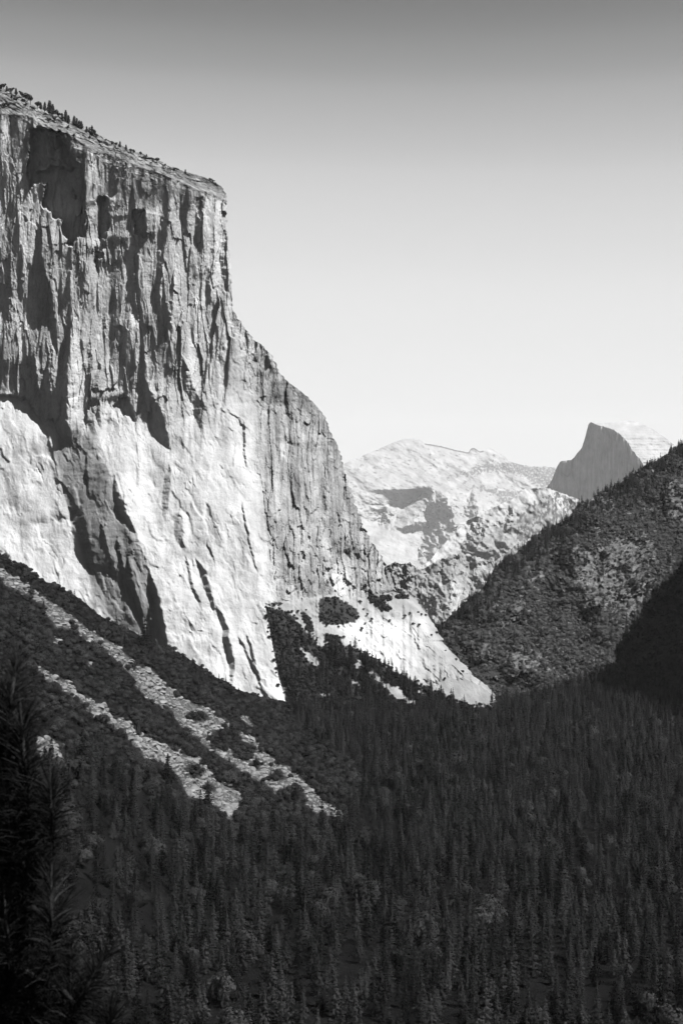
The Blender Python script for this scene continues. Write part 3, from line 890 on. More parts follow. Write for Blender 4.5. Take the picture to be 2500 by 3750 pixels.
def dome_depth(px, py):
    xe = ip(py, DOME_EDGE) + 2 * fbm(py / 8., py * 0, 171, 3)
    face = 36000 + (2340 - px) * 6.2 * 1.15
    edge = 36000 + (2340 - xe) * 6.2 * 1.15
    dm = edge + (px - xe) * 6.2 * 0.35 + 40 * fbm(px / 60., py / 30., 173, 3) + 8 * fbm(px / 9., py / 7., 174, 3)
    face = face + 45 * fbm(px / 14., py / 120., 175, 4) + 8 * facets(px / 14., py / 60., 176, 1, 1, .7)
    sh = inpoly(px, py, [(2052, 1690), (2066, 1686), (2092, 1686), (2088, 1720), (2075, 1745), (2056, 1730)])
    face = np.where(sh, face - 90 - (px - 2050) * -1.0 - (py - 1690) * 3.0, face)
    return np.where(px < xe, face, dm)


def dome_tone(px, py):
    xe = ip(py, DOME_EDGE)
    return np.where(px < xe, 0.30 + 0.07 * fbm(px / 10., py / 140., 177, 4, .6) + .09 * fbm(px / 45., py / 60., 179, 3), 0.26 + .03 * fbm(px / 20., py / 20., 178, 3))


on_dome = relief('granite_dome', 1900, 2560, 420, DOME_TOP, 2200, 330, dome_depth, dome_tone, M_FAR,
                 'distant granite dome with one sheer shaded face and a bright rounded back', 'mountain', 700, 1.2, 9, 19)

# ---- the pale mountain far behind
REST_TOP = [(1150, 1760), (1262, 1697), (1308, 1676), (1366, 1653), (1432, 1624), (1474, 1607), (1507, 1606), (1540, 1612), (1556, 1624), (1615, 1634), (1664, 1647), (1714, 1657),
            (1724, 1642), (1735, 1640), (1755, 1653), (1772, 1650), (1782, 1643), (1797, 1642), (1820, 1655), (1847, 1670), (1863, 1690), (1913, 1703), (1946, 1709), (1988, 1707), (2033, 1713), (2150, 1730), (2300, 1800)]
REST_STEPS = [
    [(1800, 1622, 60, 150), (1850, 1650, 90, 260), (1920, 1675, 110, 330), (2000, 1640, 100, 300), (2060, 1585, 60, 180)],
    [(1795, 1738, 12, 40), (1850, 1745, 45, 150), (1900, 1752, 60, 160)],
    [(1865, 1425, 20, 70), (1930, 1422, 38, 120)],
    [(1790, 1596, 30, 70), (1850, 1560, 80, 190), (1910, 1520, 80, 160), (1935, 1480, 40, 80)],
]


def rest_depth(px, py):
    d = 52000 - (py - 1606) * 12.0
    near = sstep(0, 60, py - ip(px, [(1300, 2000), (1560, 1800), (1640, 1770), (1760, 1740), (1900, 1790), (2050, 1800)]))
    return d - 500 * near + 7.5 * steps_disp(px, py, REST_STEPS, 12, 7) + 130 * fbm((px + 0.6 * py) / 150.0, (py - .5 * px) / 70.0, 181, 4) + 10 * fbm(px / 14., py / 12., 183, 3)


def rest_tone(px, py):
    t = 0.25 + 0.04 * fbm((px + .6 * py) / 60., (py - .6 * px) / 20., 185, 4, .6)
    band = [(1660, 1738), (1720, 1722), (1760, 1700), (1790, 1690), (1830, 1700), (1890, 1690), (1950, 1712), (2040, 1712), (2040, 1760), (1990, 1790), (1960, 1775), (1900, 1735), (1800, 1726), (1740, 1740)]
    band2 = [(1690, 1780), (1760, 1782), (1830, 1790), (1910, 1800), (1880, 1840), (1830, 1850), (1815, 1810), (1740, 1790)]
    jx = px + 12 * fbm(px / 12., py / 12., 186, 3); jy = py + 12 * fbm(px / 12., py / 12., 187, 3)
    tr = (inpoly(jx, jy, band) | inpoly(jx, jy, band2)) & (fbm(px / 6., py / 8., 188, 3) > -0.25)
    tr |= (py < ip(px, REST_TOP) + 5) & (px > 1555) & (px < 1770)
    tr |= (fbm((px + py) / 26., (py - .4 * px) / 9., 189, 4) > 0.62) & (py > 1640) & (py < 1900)
    return np.where(tr, 0.09, t)


on_rest = relief('mountain', 1150, 2300, 560, REST_TOP, 2260, 420, rest_depth, rest_tone, M_FAR,
                 'pale bare mountain far away in the haze behind the valley', 'mountain', 1500, 1.6, 10, 23)


# ================================================================== PLANTS
def leaf_quads(C, N, size, rnd, asp=1.0, jit=0.24):
    """small irregular quads: centres C (n,3), preferred normals N (n,3)"""
    n = len(C)
    N = N + rnd.normal(0, jit, (n, 3)); N /= np.linalg.norm(N, axis=1, keepdims=True) + 1e-9
    a = np.cross(N, rnd.normal(0, 1, (n, 3))); a /= np.linalg.norm(a, axis=1, keepdims=True) + 1e-9
    b = np.cross(N, a)
    s = size * rnd.uniform(0.6, 1.35, (n, 1))
    j = rnd.uniform(0.6, 1.3, (4, n, 1))
    V = np.stack([C + (-a * j[0] - 0.15 * b) * s * asp, C - b * j[1] * s, C + a * j[2] * s * asp, C + b * j[3] * s], 1)
    return V.reshape(-1, 3), np.arange(4 * n).reshape(-1, 4)


def conifer_crown(seed, h, r, lev=30, base=0.10, n_leaf=7, size=0.62, blunt=0.75):
    rnd = np.random.default_rng(seed)
    C, N = [], []
    for i in range(lev):
        t = (i + rnd.uniform(-.3, .3)) / lev                      # 0 at the bottom
        z = h * (base + (1 - base) * np.clip(t, 0, 1))
        rr = r * (1 - np.clip(t, 0, 1)) ** blunt * (0.35 + 0.65 * sstep(-0.05, 0.22, t)) * rnd.uniform(.75, 1.15) + 0.15
        nb = max(4, int(8 * (0.5 + rr / r)))
        a0 = rnd.uniform(0, 6.28)
        for k in range(nb):
            a = a0 + k * 6.283 / nb + rnd.uniform(-.3, .3)
            L = rr * rnd.uniform(0.55, 1.25)
            m = max(2, int(n_leaf * L / r) + 2)
            s = (np.arange(m) + rnd.uniform(.2, .8, m)) / m
            rad = L * (0.15 + 0.9 * s)
            dz = -0.30 * rad + 0.12 * rad * s + rnd.normal(0, .22, m)
            C.append(np.stack([np.cos(a) * rad + rnd.normal(0, .22, m), np.sin(a) * rad + rnd.normal(0, .22, m), z + dz], 1))
            N.append(np.tile([np.cos(a) * .85, np.sin(a) * .85, .5], (m, 1)))
    C = np.concatenate(C); N = np.concatenate(N)
    return leaf_quads(C, N, size, rnd)


def tube(pts, rad, seg=6):
    pts = np.asarray(pts, float); n = len(pts)
    V = []
    for i in range(n):
        d = pts[min(i + 1, n - 1)] - pts[max(i - 1, 0)]
        d /= np.linalg.norm(d) + 1e-9
        a = np.cross(d, [0.31, 0.9, 0.2] if abs(d[2]) > .5 else [0, 0, 1.0]); a /= np.linalg.norm(a)
        b = np.cross(d, a)
        for k in range(seg):
            t = 6.28318 * k / seg
            V.append(pts[i] + rad[i] * (a * math.cos(t) + b * math.sin(t)))
    Q = [[i * seg + k, i * seg + (k + 1) % seg, (i + 1) * seg + (k + 1) % seg, (i + 1) * seg + k] for i in range(n - 1) for k in range(seg)]
    return np.array(V), np.array(Q)


def bush_crown(seed, r, h, n=520, lobes=7, size=0.5):
    rnd = np.random.default_rng(seed)
    C, N = [], []
    for i in range(lobes):
        a = rnd.uniform(0, 6.28); q = r * rnd.uniform(0.0, 0.62)
        c = np.array([q * math.cos(a), q * math.sin(a), h * rnd.uniform(0.35, 0.72)])
        lr = r * rnd.uniform(0.36, 0.62)
        m = n // lobes
        d = rnd.normal(0, 1, (m, 3)); d /= np.linalg.norm(d, axis=1, keepdims=True)
        d[:, 2] = np.abs(d[:, 2]) * rnd.choice([1, 1, 1, -0.6], m)
        p = c + d * lr * rnd.uniform(0.75, 1.08, (m, 1)) * np.array([1, 1, 0.85])
        C.append(p); N.append(d)
    C = np.concatenate(C); C[:, 2] = np.maximum(C[:, 2], 0.1)
    return leaf_quads(C, np.concatenate(N), size, rnd)


def copy_thing(root, loc, rz, scl, label, group, name=None):
    r = root.copy(); COL.objects.link(r)
    r.location = loc; r.rotation_euler = (0, 0, rz); r.scale = scl
    r["label"] = label
    if group: r["group"] = group
    elif "group" in r: del r["group"]
    for ch in root.children:
        c = ch.copy(); COL.objects.link(c); c.parent = r
    return r


def make_tree(name, label, cat, group, crown_me, trunk_me):
    e = bpy.data.objects.new(name, None)
    e.empty_display_size = 1.0
    link(e, label=label, cat=cat, group=group)
    obj('trunk', trunk_me, parent=e)
    c = obj('crown', crown_me, parent=e)
    return e, c


def scatter(name, pts, rotz, scl, idx, variants, label, cat):
    """an uncountable mass of plants or stones: instances of a few shapes over points"""
    me = bpy.data.meshes.new(name)
    n = len(pts)
    me.vertices.add(n); me.vertices.foreach_set('co', np.asarray(pts, np.float32).ravel())
    a = me.attributes.new('turn', 'FLOAT_VECTOR', 'POINT'); a.data.foreach_set('vector', np.stack([rotz * 0, rotz * 0, rotz], 1).astype(np.float32).ravel())
    a = me.attributes.new('size', 'FLOAT_VECTOR', 'POINT'); a.data.foreach_set('vector', np.asarray(scl, np.float32).ravel())
    a = me.attributes.new('pick', 'INT', 'POINT'); a.data.foreach_set('value', np.asarray(idx, np.int32))
    o = obj(name, me, label=label, cat=cat, kind='stuff')
    g = bpy.data.node_groups.new(name, 'GeometryNodeTree')
    g.interface.new_socket('Geometry', in_out='INPUT', socket_type='NodeSocketGeometry')
    g.interface.new_socket('Geometry', in_out='OUTPUT', socket_type='NodeSocketGeometry')
    gi = g.nodes.new('NodeGroupInput'); go = g.nodes.new('NodeGroupOutput')
    ins = g.nodes.new('GeometryNodeInstanceOnPoints')
    jn = g.nodes.new('GeometryNodeJoinGeometry')
    for v in variants:
        oi = g.nodes.new('GeometryNodeObjectInfo'); oi.transform_space = 'ORIGINAL'
        oi.inputs['Object'].default_value = v; oi.inputs['As Instance'].default_value = True
        g.links.new(oi.outputs['Geometry'], jn.inputs[0])

    def named(nm, ty):
        x = g.nodes.new('GeometryNodeInputNamedAttribute'); x.data_type = ty; x.inputs['Name'].default_value = nm
        return x.outputs['Attribute']
    g.links.new(gi.outputs[0], ins.inputs['Points'])
    g.links.new(jn.outputs[0], ins.inputs['Instance'])
    ins.inputs['Pick Instance'].default_value = True
    g.links.new(named('pick', 'INT'), ins.inputs['Instance Index'])
    g.links.new(named('turn', 'FLOAT_VECTOR'), ins.inputs['Rotation'])
    g.links.new(named('size', 'FLOAT_VECTOR'), ins.inputs['Scale'])
    g.links.new(ins.outputs[0], go.inputs[0])
    md = o.modifiers.new('scatter', 'NODES'); md.node_group = g
    return o


# ---- conifers of the valley forest
CON_G = 'conifers of the dark valley forest'
CON_L = 'tall dark conifer in the dense forest at the foot of the photo'
con_shapes = []
for k, (h, r, bl) in enumerate(((33, 6.6, 1.05), (37, 6.4, .95), (29, 6.4, 1.1), (40, 7.2, 1.0), (26, 6.2, .8), (35, 7.2, .72))):
    V, Q = conifer_crown(300 + k, h, r, lev=18, base=0.08, n_leaf=13, blunt=bl, size=.62)
    cm = mesh_np('conifer_crown', V, Q, M_CONIFER, False)
    V, Q = tube([(0, 0, -2), (0, 0, h * .3), (0.1, 0, h * .7), (0, 0, h * .97)], [.55, .45, .25, .05])
    tm = mesh_np('conifer_trunk', V, Q, M_BARK)
    con_shapes.append((cm, tm))

CON_LINE = [(-200, 2760), (0, 2760), (130, 2850), (235, 2800), (330, 2790), (450, 2840), (600, 2940), (700, 2985), (850, 3065), (1000, 3060), (1150, 3060), (1260, 3010), (1340, 2860)]


def conifer_ok(x, y, px, py):
    left = (px < 1340) & (py < np.interp(px, [p[0] for p in CON_LINE], [p[1] for p in CON_LINE]))
    fan = inpoly(px, py, [(1052, 2560), (1085, 2650), (1150, 2710), (1230, 2760), (1340, 2860), (1340, 3300), (-300, 3300), (-300, 1700)])
    bad = left & fan
    far = np.where(px < 1800, np.interp(px, [1000, 1100, 1300, 1800], [2880, 2830, 2740, 2690]), 2960)
    return ~bad & (y < far)


sp = 16.5
gx, gy = np.meshgrid(np.arange(-760, 760, sp), np.arange(860, 2990, sp))
gx = gx.ravel() + rng.uniform(-.48, .48, gx.size) * sp; gy = gy.ravel() + rng.uniform(-.48, .48, gy.size) * sp
gz = ground_z(gx, gy)
px, py = project(np.stack([gx, gy, gz], 1))
k = (px > -120) & (px < 2640) & (py < 4060) & conifer_ok(gx, gy, px, py) & ((gx < 150) | (fbm(gx / 70., gy / 70., 411, 3) > -0.75))
gx, gy, gz, px, py = gx[k], gy[k], gz[k], px[k], py[k]
dens = fbm(gx / 60., gy / 60., 413, 3)
k = rng.uniform(0, 1, len(gx)) < 0.92 + 0.3 * dens
gx, gy, gz, px, py = gx[k], gy[k], gz[k], px[k], py[k]
pt = np.stack([gx, gy, gz - 0.5], 1)
n = len(pt)
sc_h = rng.uniform(.5, 1.12, n) * (1 + .15 * fbm(gx / 90., gy / 90., 415, 3)); sc_w = rng.uniform(.75, 1.1, n)
idx = rng.integers(0, 6, n); rot = rng.uniform(0, 6.28, n)
topx, topy = project(pt + np.stack([gx * 0, gx * 0, 36 * sc_h], 1))
vis = (topy < 3700) & (topx > 330) & (topx < 2480)
score = np.where(vis, sc_h * 36 / gy, 0)
order = np.argsort(-score)[:288]
ind = np.zeros(n, bool); ind[order] = True
ind_con = ind.copy()
protos = {}
crowns = []
for i in order:
    v = idx[i]
    if v not in protos:
        e, c = make_tree('conifer', CON_L, 'conifer', CON_G, *con_shapes[v])
        protos[v] = (e, c)
        e.location = pt[i]; e.rotation_euler = (0, 0, rot[i]); e.scale = (sc_w[i], sc_w[i], sc_h[i])
    else:
        copy_thing(protos[v][0], pt[i], rot[i], (sc_w[i], sc_w[i], sc_h[i]), CON_L, CON_G)
con_crowns = [protos[v][1] for v in sorted(protos)]
r_ = ~ind
# more conifers climbing the foot of the hillside and on the talus above the forest
HX = rng.uniform(1830, 2640, 3200); HY = rng.uniform(2440, 2640, 3200)
kk = HY > ip(HX, [(1800, 2590), (1900, 2570), (2050, 2530), (2200, 2470), (2350, 2420), (2640, 2380)])
hp = on_hill(HX[kk], HY[kk])
QX = rng.uniform(1560, 2600, 2600)
QY = on_hill.top(QX) + np.abs(rng.normal(0, 75, 2600)) * np.where(QX > 1900, 1, .8) + 4
q_ = (fbm(QX / 60., QY / 25., 449, 3) > 0.05) & ~hill_rock(QX, QY)
hq = on_hill(QX[q_], QY[q_])
UX = rng.uniform(1600, 2600, 500); UY = rng.uniform(1800, 2560, 500); q_ = (UY > on_hill.top(UX) + 60) & (fbm(UX / 50., UY / 40., 451, 3) > .1)
hq = np.concatenate([hq, on_hill(UX[q_], UY[q_])])
TX = rng.uniform(985, 1700, 2400); TY = rng.uniform(2330, 2680, 2400)
pr_t = np.where(TY > 2600, 1.0, np.where((TX > 1180) & (TY > 2380), 0.30, 0.06))
kk = inpoly(TX, TY, VEG) & ~bare(TX, TY) & ~bare(TX, TY - 25) & (rng.uniform(0, 1, 2400) < pr_t)
tp_ = on_cliff(TX[kk], TY[kk])
allp = np.concatenate([pt[r_], hp, tp_, hq])
m_ = len(hp) + len(tp_)
alls = np.concatenate([np.stack([sc_w[r_], sc_w[r_], sc_h[r_]], 1), np.stack([rng.uniform(.7, 1, m_)] * 2 + [rng.uniform(.5, .85, m_)], 1),
                       np.stack([rng.uniform(.55, .9, len(hq))] * 2 + [rng.uniform(.4, .8, len(hq))], 1)])
scatter('conifer_forest', allp, rng.uniform(0, 6.28, len(allp)), alls, rng.integers(0, 6, len(allp)), con_crowns,
        'dark conifer forest filling the valley floor towards the cliff', 'forest')

# ---- oaks and brush
oak_shapes = []
for k, (r, h) in enumerate(((5.6, 7.6), (6.4, 7.4), (4.8, 7.8), (7.4, 8.6))):
    V, Q = bush_crown(500 + k, r, h, n=1000, lobes=7, size=.5)
    cm = mesh_np('oak_crown', V, Q, M_OAK, False)
    V, Q = tube([(0, 0, -1), (0.2, 0, h * .25), (0.1, 0.2, h * .6)], [.3, .22, .08])
    oak_shapes.append((cm, mesh_np('oak_trunk', V, Q, M_BARK)))

# on the talus fan
N_ = 26000
qx = rng.uniform(-120, 1360, N_); qy = rng.uniform(1960, 3080, N_)
crest_row = np.interp(qx, [p[0] for p in CREST], [p[1] for p in CREST])
line = np.interp(qx, [p[0] for p in CON_LINE], [p[1] for p in CON_LINE])
kk = (qy > crest_row) & (qy < line + 12) & (~(scree_mask(qx, qy) | scree_mask(qx + 3, qy - 14)) | ((fbm(qx / 30., qy / 30., 455, 3) > .25) & (rng.uniform(0, 1, N_) < .05))) & inpoly(qx, qy, [(1052, 2545), (1085, 2640), (1150, 2700), (1230, 2750), (1340, 2860), (1340, 3300), (-300, 3300), (-300, 1700)])
qx, qy = qx[kk], qy[kk]
gp, ok = on_ground(qx, qy)
gp = gp[ok]
# even spacing: one plant per cell of the slope
cell = {}
for i, p in enumerate(gp):
    cell.setdefault((int(p[0] // 6.5), int(p[1] // 9.5)), i)
gp = gp[sorted(cell.values())]
n = len(gp)
osz = rng.uniform(.42, 1.05, n) * (1 + .6 * np.clip(fbm(gp[:, 0] / 30., gp[:, 1] / 45., 431, 3), -.4, 1))
bx, by = project(gp)
score = np.where((bx > 260) & (bx < 1330), osz / gp[:, 1], 0)
order = np.argsort(-score)[:240]
ind = np.zeros(n, bool); ind[order] = True
OAK_G = 'rounded oaks on the lower talus slope'
OAK_L = 'rounded dark oak on the lower talus slope beside the pale scree'
oprot = {}
for i in order:
    v = int(rng.integers(0, 4)); s = osz[i]; rz = rng.uniform(0, 6.28)
    if v not in oprot:
        e, c = make_tree('oak', OAK_L, 'oak', OAK_G, *oak_shapes[v]); oprot[v] = (e, c)
        e.location = gp[i]; e.rotation_euler = (0, 0, rz); e.scale = (s, s, s)
    else:
        copy_thing(oprot[v][0], gp[i], rz, (s, s, s * rng.uniform(.85, 1.2)), OAK_L, OAK_G)
oak_crowns = [oprot[v][1] for v in sorted(oprot)]
# on the ledges and talus at the foot of the south-east wall
vx = rng.uniform(950, 1830, 9000); vy = rng.uniform(2160, 2680, 9000)
kk = inpoly(vx + rng.normal(0, 6, 9000), vy + rng.normal(0, 6, 9000), VEG) & ~bare(vx, vy) & (fbm(vx / 22., vy / 22., 441, 3) > -0.62)
p2 = on_cliff(vx[kk], vy[kk])
cl = []
for c_ in CLUMPS:
    cx = rng.uniform(min(p[0] for p in c_), max(p[0] for p in c_), 500); cy = rng.uniform(min(p[1] for p in c_), max(p[1] for p in c_), 500)
    q = inpoly(cx, cy, c_)
    cl.append(on_cliff(cx[q][:120], cy[q][:120] + 6))
p2 = np.concatenate([p2] + cl)
cell = {}
for i, p in enumerate(p2):
    cell.setdefault((int(p[0] // 4.5), int(p[1] // 4.5), int(p[2] // 4.5)), i)
p2 = p2[sorted(cell.values())]
# on the right hillside
hx = rng.uniform(1500, 2640, 30000); hy = rng.uniform(1600, 2640, 30000)
HDARK = [[(2048, 2037), (2076, 1997), (2099, 1991), (2099, 2094), (2088, 2163), (2042, 2203), (2008, 2152), (2013, 2106)],
         [(2105, 2169), (2168, 2175), (2180, 2209), (2197, 2238), (2243, 2249), (2226, 2284), (2163, 2272), (2117, 2220)],
         [(2162, 2077), (2180, 2094), (2220, 2175), (2185, 2175), (2168, 2123)],
         [(1669, 2370), (1749, 2312), (1755, 2381), (1772, 2468), (1830, 2450), (1847, 2485), (1818, 2513), (1772, 2502), (1715, 2439)]]
kk = (hy > on_hill.top(hx) + 2) & ~(hill_rock(hx, hy) & (fbm(hx / 24., hy / 12., 445, 3) < .22)) & (fbm(hx / 30., hy / 30., 447, 3) + rng.normal(0, .2, 30000) > -.55)
for q_ in HDARK:
    kk &= ~inpoly(hx + rng.normal(0, 4, 30000), hy, q_)
p3 = on_hill(hx[kk], hy[kk])
cell = {}
for i, p in enumerate(p3):
    cell.setdefault((int(p[0] // 7.5), int(p[1] // 15)), i)
p3 = p3[sorted(cell.values())]
sx_ = rng.uniform(2255, 2640, 5000); sy_ = rng.uniform(1900, 2540, 5000)
p4 = on_spur(sx_, np.maximum(sy_, on_spur.top(sx_) + 2))[sy_ > on_spur.top(sx_)]
M_HBRUSH = foliage_material('hillside_brush', 0.05, 0.10)
hb = []
for v, (x_, y_) in enumerate(((1905, 2330), (2040, 2300), (1985, 2370), (2120, 2330))):
    cm_ = oak_shapes[v][0].copy(); cm_.materials.clear(); cm_.materials.append(M_HBRUSH)
    e, c = make_tree('hillside_bush', 'rounded grey bush in the middle of the brushy right hillside, below its rock bands', 'bush', 'bushes on the right hillside', cm_, oak_shapes[v][1])
    e.location = on_hill(x_, y_); e.rotation_euler = (0, 0, v * 1.3); hb.append(c)
s3 = np.clip(rng.lognormal(-.28, .30, len(p3)), .4, 1.7)
scatter('hillside_brush', p3 - np.array([0, 0, .4]), rng.uniform(0, 6.28, len(p3)), np.stack([s3, s3, s3], 1), rng.integers(0, 4, len(p3)), hb, 'grey brush covering the right hillside', 'brush')
vo = (rng.uniform(0, 1, len(pt)) < .09) & ~ind_con
so = rng.uniform(1.2, 2.3, int(vo.sum()))
scatter('valley_oaks', pt[vo] + np.array([6, -4, 0.]), rng.uniform(0, 6.28, len(so)), np.stack([so, so, so * 1.15], 1), rng.integers(0, 4, len(so)), oak_crowns, 'rounded broadleaf trees among the conifers of the valley floor', 'forest')
allp = np.concatenate([gp[~ind], p2, p4])
ss = np.concatenate([osz[~ind], rng.uniform(.4, .8, len(p2)), rng.uniform(.6, 1.0, len(p4))])
fx = rng.uniform(2262, 2640, 420); fy = rng.uniform(2400, 2572, 420)
sf = on_spur(fx, fy)
scatter('spur_forest', sf - np.array([0, 0, .5]), rng.uniform(0, 6.28, 420), np.stack([rng.uniform(.6, 1.0, 420)] * 2 + [rng.uniform(.4, .8, 420)], 1), rng.integers(0, 6, 420), con_crowns,
        'conifers at the sunny foot of the dark shaded spur', 'forest')
sx2 = rng.uniform(2255, 2640, 90); st2 = on_spur(sx2, on_spur.top(sx2) + 3)
scatter('spur_forest', st2 - np.array([0, 0, .5]), rng.uniform(0, 6.28, 90), np.stack([rng.uniform(.5, .9, 90)] * 2 + [rng.uniform(.3, .62, 90)], 1), rng.integers(0, 6, 90), con_crowns,
        'row of dark conifers along the top of the shaded spur', 'forest')
tq = gp[~ind][rng.uniform(0, 1, int((~ind).sum())) < .05]
scatter('scattered_conifers', tq, rng.uniform(0, 6.28, len(tq)), np.stack([rng.uniform(.4, .7, len(tq))] * 2 + [rng.uniform(.25, .6, len(tq))], 1), rng.integers(0, 6, len(tq)), con_crowns,
        'small conifers scattered through the oaks of the talus slope', 'forest')
scatter('brush', allp - np.array([0, 0, .4]), rng.uniform(0, 6.28, len(allp)), np.stack([ss, ss, ss * rng.uniform(.8, 1.15, len(ss))], 1),
        rng.integers(0, 4, len(ss)), oak_crowns, 'dark brush covering the talus slopes below the cliff', 'brush')
# lone bushes on the pale ledges, one by one
LONE = [(210, 180), (175, 185), (365, 215), (690, 170), (710, 210), (735, 240), (870, 280), (990, 235), (1060, 245), (1040, 230), (1120, 370), (1150, 355), (1205, 460),
        (700, 330), (685, 400), (590, 380), (485, 395), (280, 225), (315, 225), (1010, 300), (1045, 305), (1270, 515), (1200, 630), (960, 250), (720, 295), (1085, 250), (560, 320), (760, 270), (1310, 590), (195, 670)]
for i, (x, y) in enumerate(LONE):
    p = on_cliff(900 + x * .606, 2100 + y * .606 + 5)
    s = float(rng.uniform(.4, .8)); v = i % 4
    copy_thing(oprot[v][0], p - np.array([0, 2, .5]), float(rng.uniform(0, 6)), (s * 1.3, s * 1.1, s), 'small dark bush alone on the bright rock below the cliff ledge', 'lone bushes on the pale ledges').name = 'ledge_bush'

# ---- boulders of the scree
def boulder(seed):
    rnd = np.random.default_rng(seed)
    import bmesh
    bm = bmesh.new()
    bmesh.ops.create_icosphere(bm, subdivisions=2, radius=1.0)
    dirs = rnd.normal(0, 1, (9, 3)); dirs /= np.linalg.norm(dirs, axis=1, keepdims=True)
    off = rnd.uniform(.5, .85, 9)
    for v in bm.verts:
        c = np.array(v.co)
        for d, o in zip(dirs, off):
            q = c @ d
            if q > o: c = c - d * (q - o)
        v.co = c
    V = np.array([v.co[:] for v in bm.verts]) * np.array([1.0, rnd.uniform(.7, 1), rnd.uniform(.5, .8)])
    Q = np.array([[v.index for v in f.verts] for f in bm.faces]); bm.free()
    return mesh_np('boulder', V, Q, M_BOULDER, False)


b_me = [boulder(600 + k) for k in range(5)]
bx = rng.uniform(-100, 1320, 60000); by = rng.uniform(2040, 3020, 60000)
kk = scree_mask(bx, by)
bx, by = bx[kk], by[kk]
bp_, ok = on_ground(bx, by); bp_ = bp_[ok]
n = len(bp_)
bs = 0.55 + 0.95 * rng.pareto(1.9, n); bs = np.minimum(bs, 6.0)
sc3 = np.stack([bs * rng.uniform(.8, 1.4, n), bs * rng.uniform(.8, 1.3, n), bs], 1)
tpx, tpy = project(bp_)
score = np.where(tpx > 240, bs / bp_[:, 1], 0)
order = np.argsort(-score)[:120]
ind = np.zeros(n, bool); ind[order] = True
b_first = {}
for i in order:
    v = int(rng.integers(0, 5))
    o = bpy.data.objects.new('boulder', b_me[v])
    link(o, label='large pale boulder among the rubble of the scree chutes', cat='boulder', group='large boulders on the scree')
    o.location = bp_[i]; o.rotation_euler = (rng.uniform(-.4, .4), rng.uniform(-.4, .4), rng.uniform(0, 6)); o.scale = sc3[i]
    b_first.setdefault(v, o)
scatter('scree', bp_[~ind], rng.uniform(0, 6.28, n)[~ind], sc3[~ind], rng.integers(0, 5, n)[~ind], [b_first[v] for v in sorted(b_first)],
        'pale broken rock rubble filling the scree chutes', 'scree')
# rubble on the pale talus under the ledge
# ---- trees one can single out
def single(px_, py_, hpx, v, label, wid=1.0, cliff=False, name='conifer'):
    if cliff:
        p = on_cliff(px_, py_)
    else:
        q, ok = on_ground(np.array([float(px_)]), np.array([float(py_)])); p = q[0]
    h = hpx * p[1] / F
    base_h = (33, 37, 29, 40, 26, 35)[v]
    s = h / base_h
    o = copy_thing(protos[v][0], p, 1.0 + px_, (s * wid, s * wid, s), label, None)
    o.name = name
    return o


single(531, 2392, 138, 3, 'large dark fir standing against the black cracks at the foot of the great cliff', 1.5)
single(1133, 2745, 108, 3, 'broad dark conifer rising alone from the oaks right of the scree', 1.4)
single(614, 2880, 125, 2, 'dark conifer standing in front of the lower scree chute, nearest to the foreground pine', 1.4)
single(762, 2965, 110, 5, 'dark conifer at the very toe of the lower scree chute', 1.3)
single(1085, 2935, 80, 5, 'dark conifer on the right side of the main scree chute near its toe', 1.3)
single(1233, 2440, 90, 0, 'conifer on the brushy talus below the square clump of oaks', 1.5, True)
single(1283, 2420, 75, 1, 'conifer against the lower left edge of the bright slab', 1.6, True)
single(1340, 2470, 75, 0, 'conifer just above the short scree patch below the bright slab', 1.5, True)
# bare snag on the crest
q, _ = on_ground(np.array([779.0]), np.array([2472.0])); sp_ = q[0]
e = bpy.data.objects.new('dead_tree', None)
link(e, label='thin pale nearly bare tree on the crest in front of the bright apron', cat='dead tree')
e.location = sp_
hh = 82 * sp_[1] / F
V, Q = tube([(0, 0, -1), (.1, 0, hh * .5), (0, 0, hh)], [.45, .3, .06]); obj('trunk', mesh_np('snag_trunk', V, Q, M_SNAG), parent=e)
Vs, Qs, off = [], [], 0
for k in range(26):
    z = hh * (.25 + .72 * k / 26); a = k * 2.4; L = 4.6 * (1 - k / 30)
    V, Q = tube([(0, 0, z), (math.cos(a) * L * .6, math.sin(a) * L * .6, z - .2), (math.cos(a) * L, math.sin(a) * L, z + .4)], [.16, .12, .04], 4)
    Vs.append(V); Qs.append(Q + off); off += len(V)
obj('branches', mesh_np('snag_branches', np.concatenate(Vs), np.concatenate(Qs), M_SNAG), parent=e)

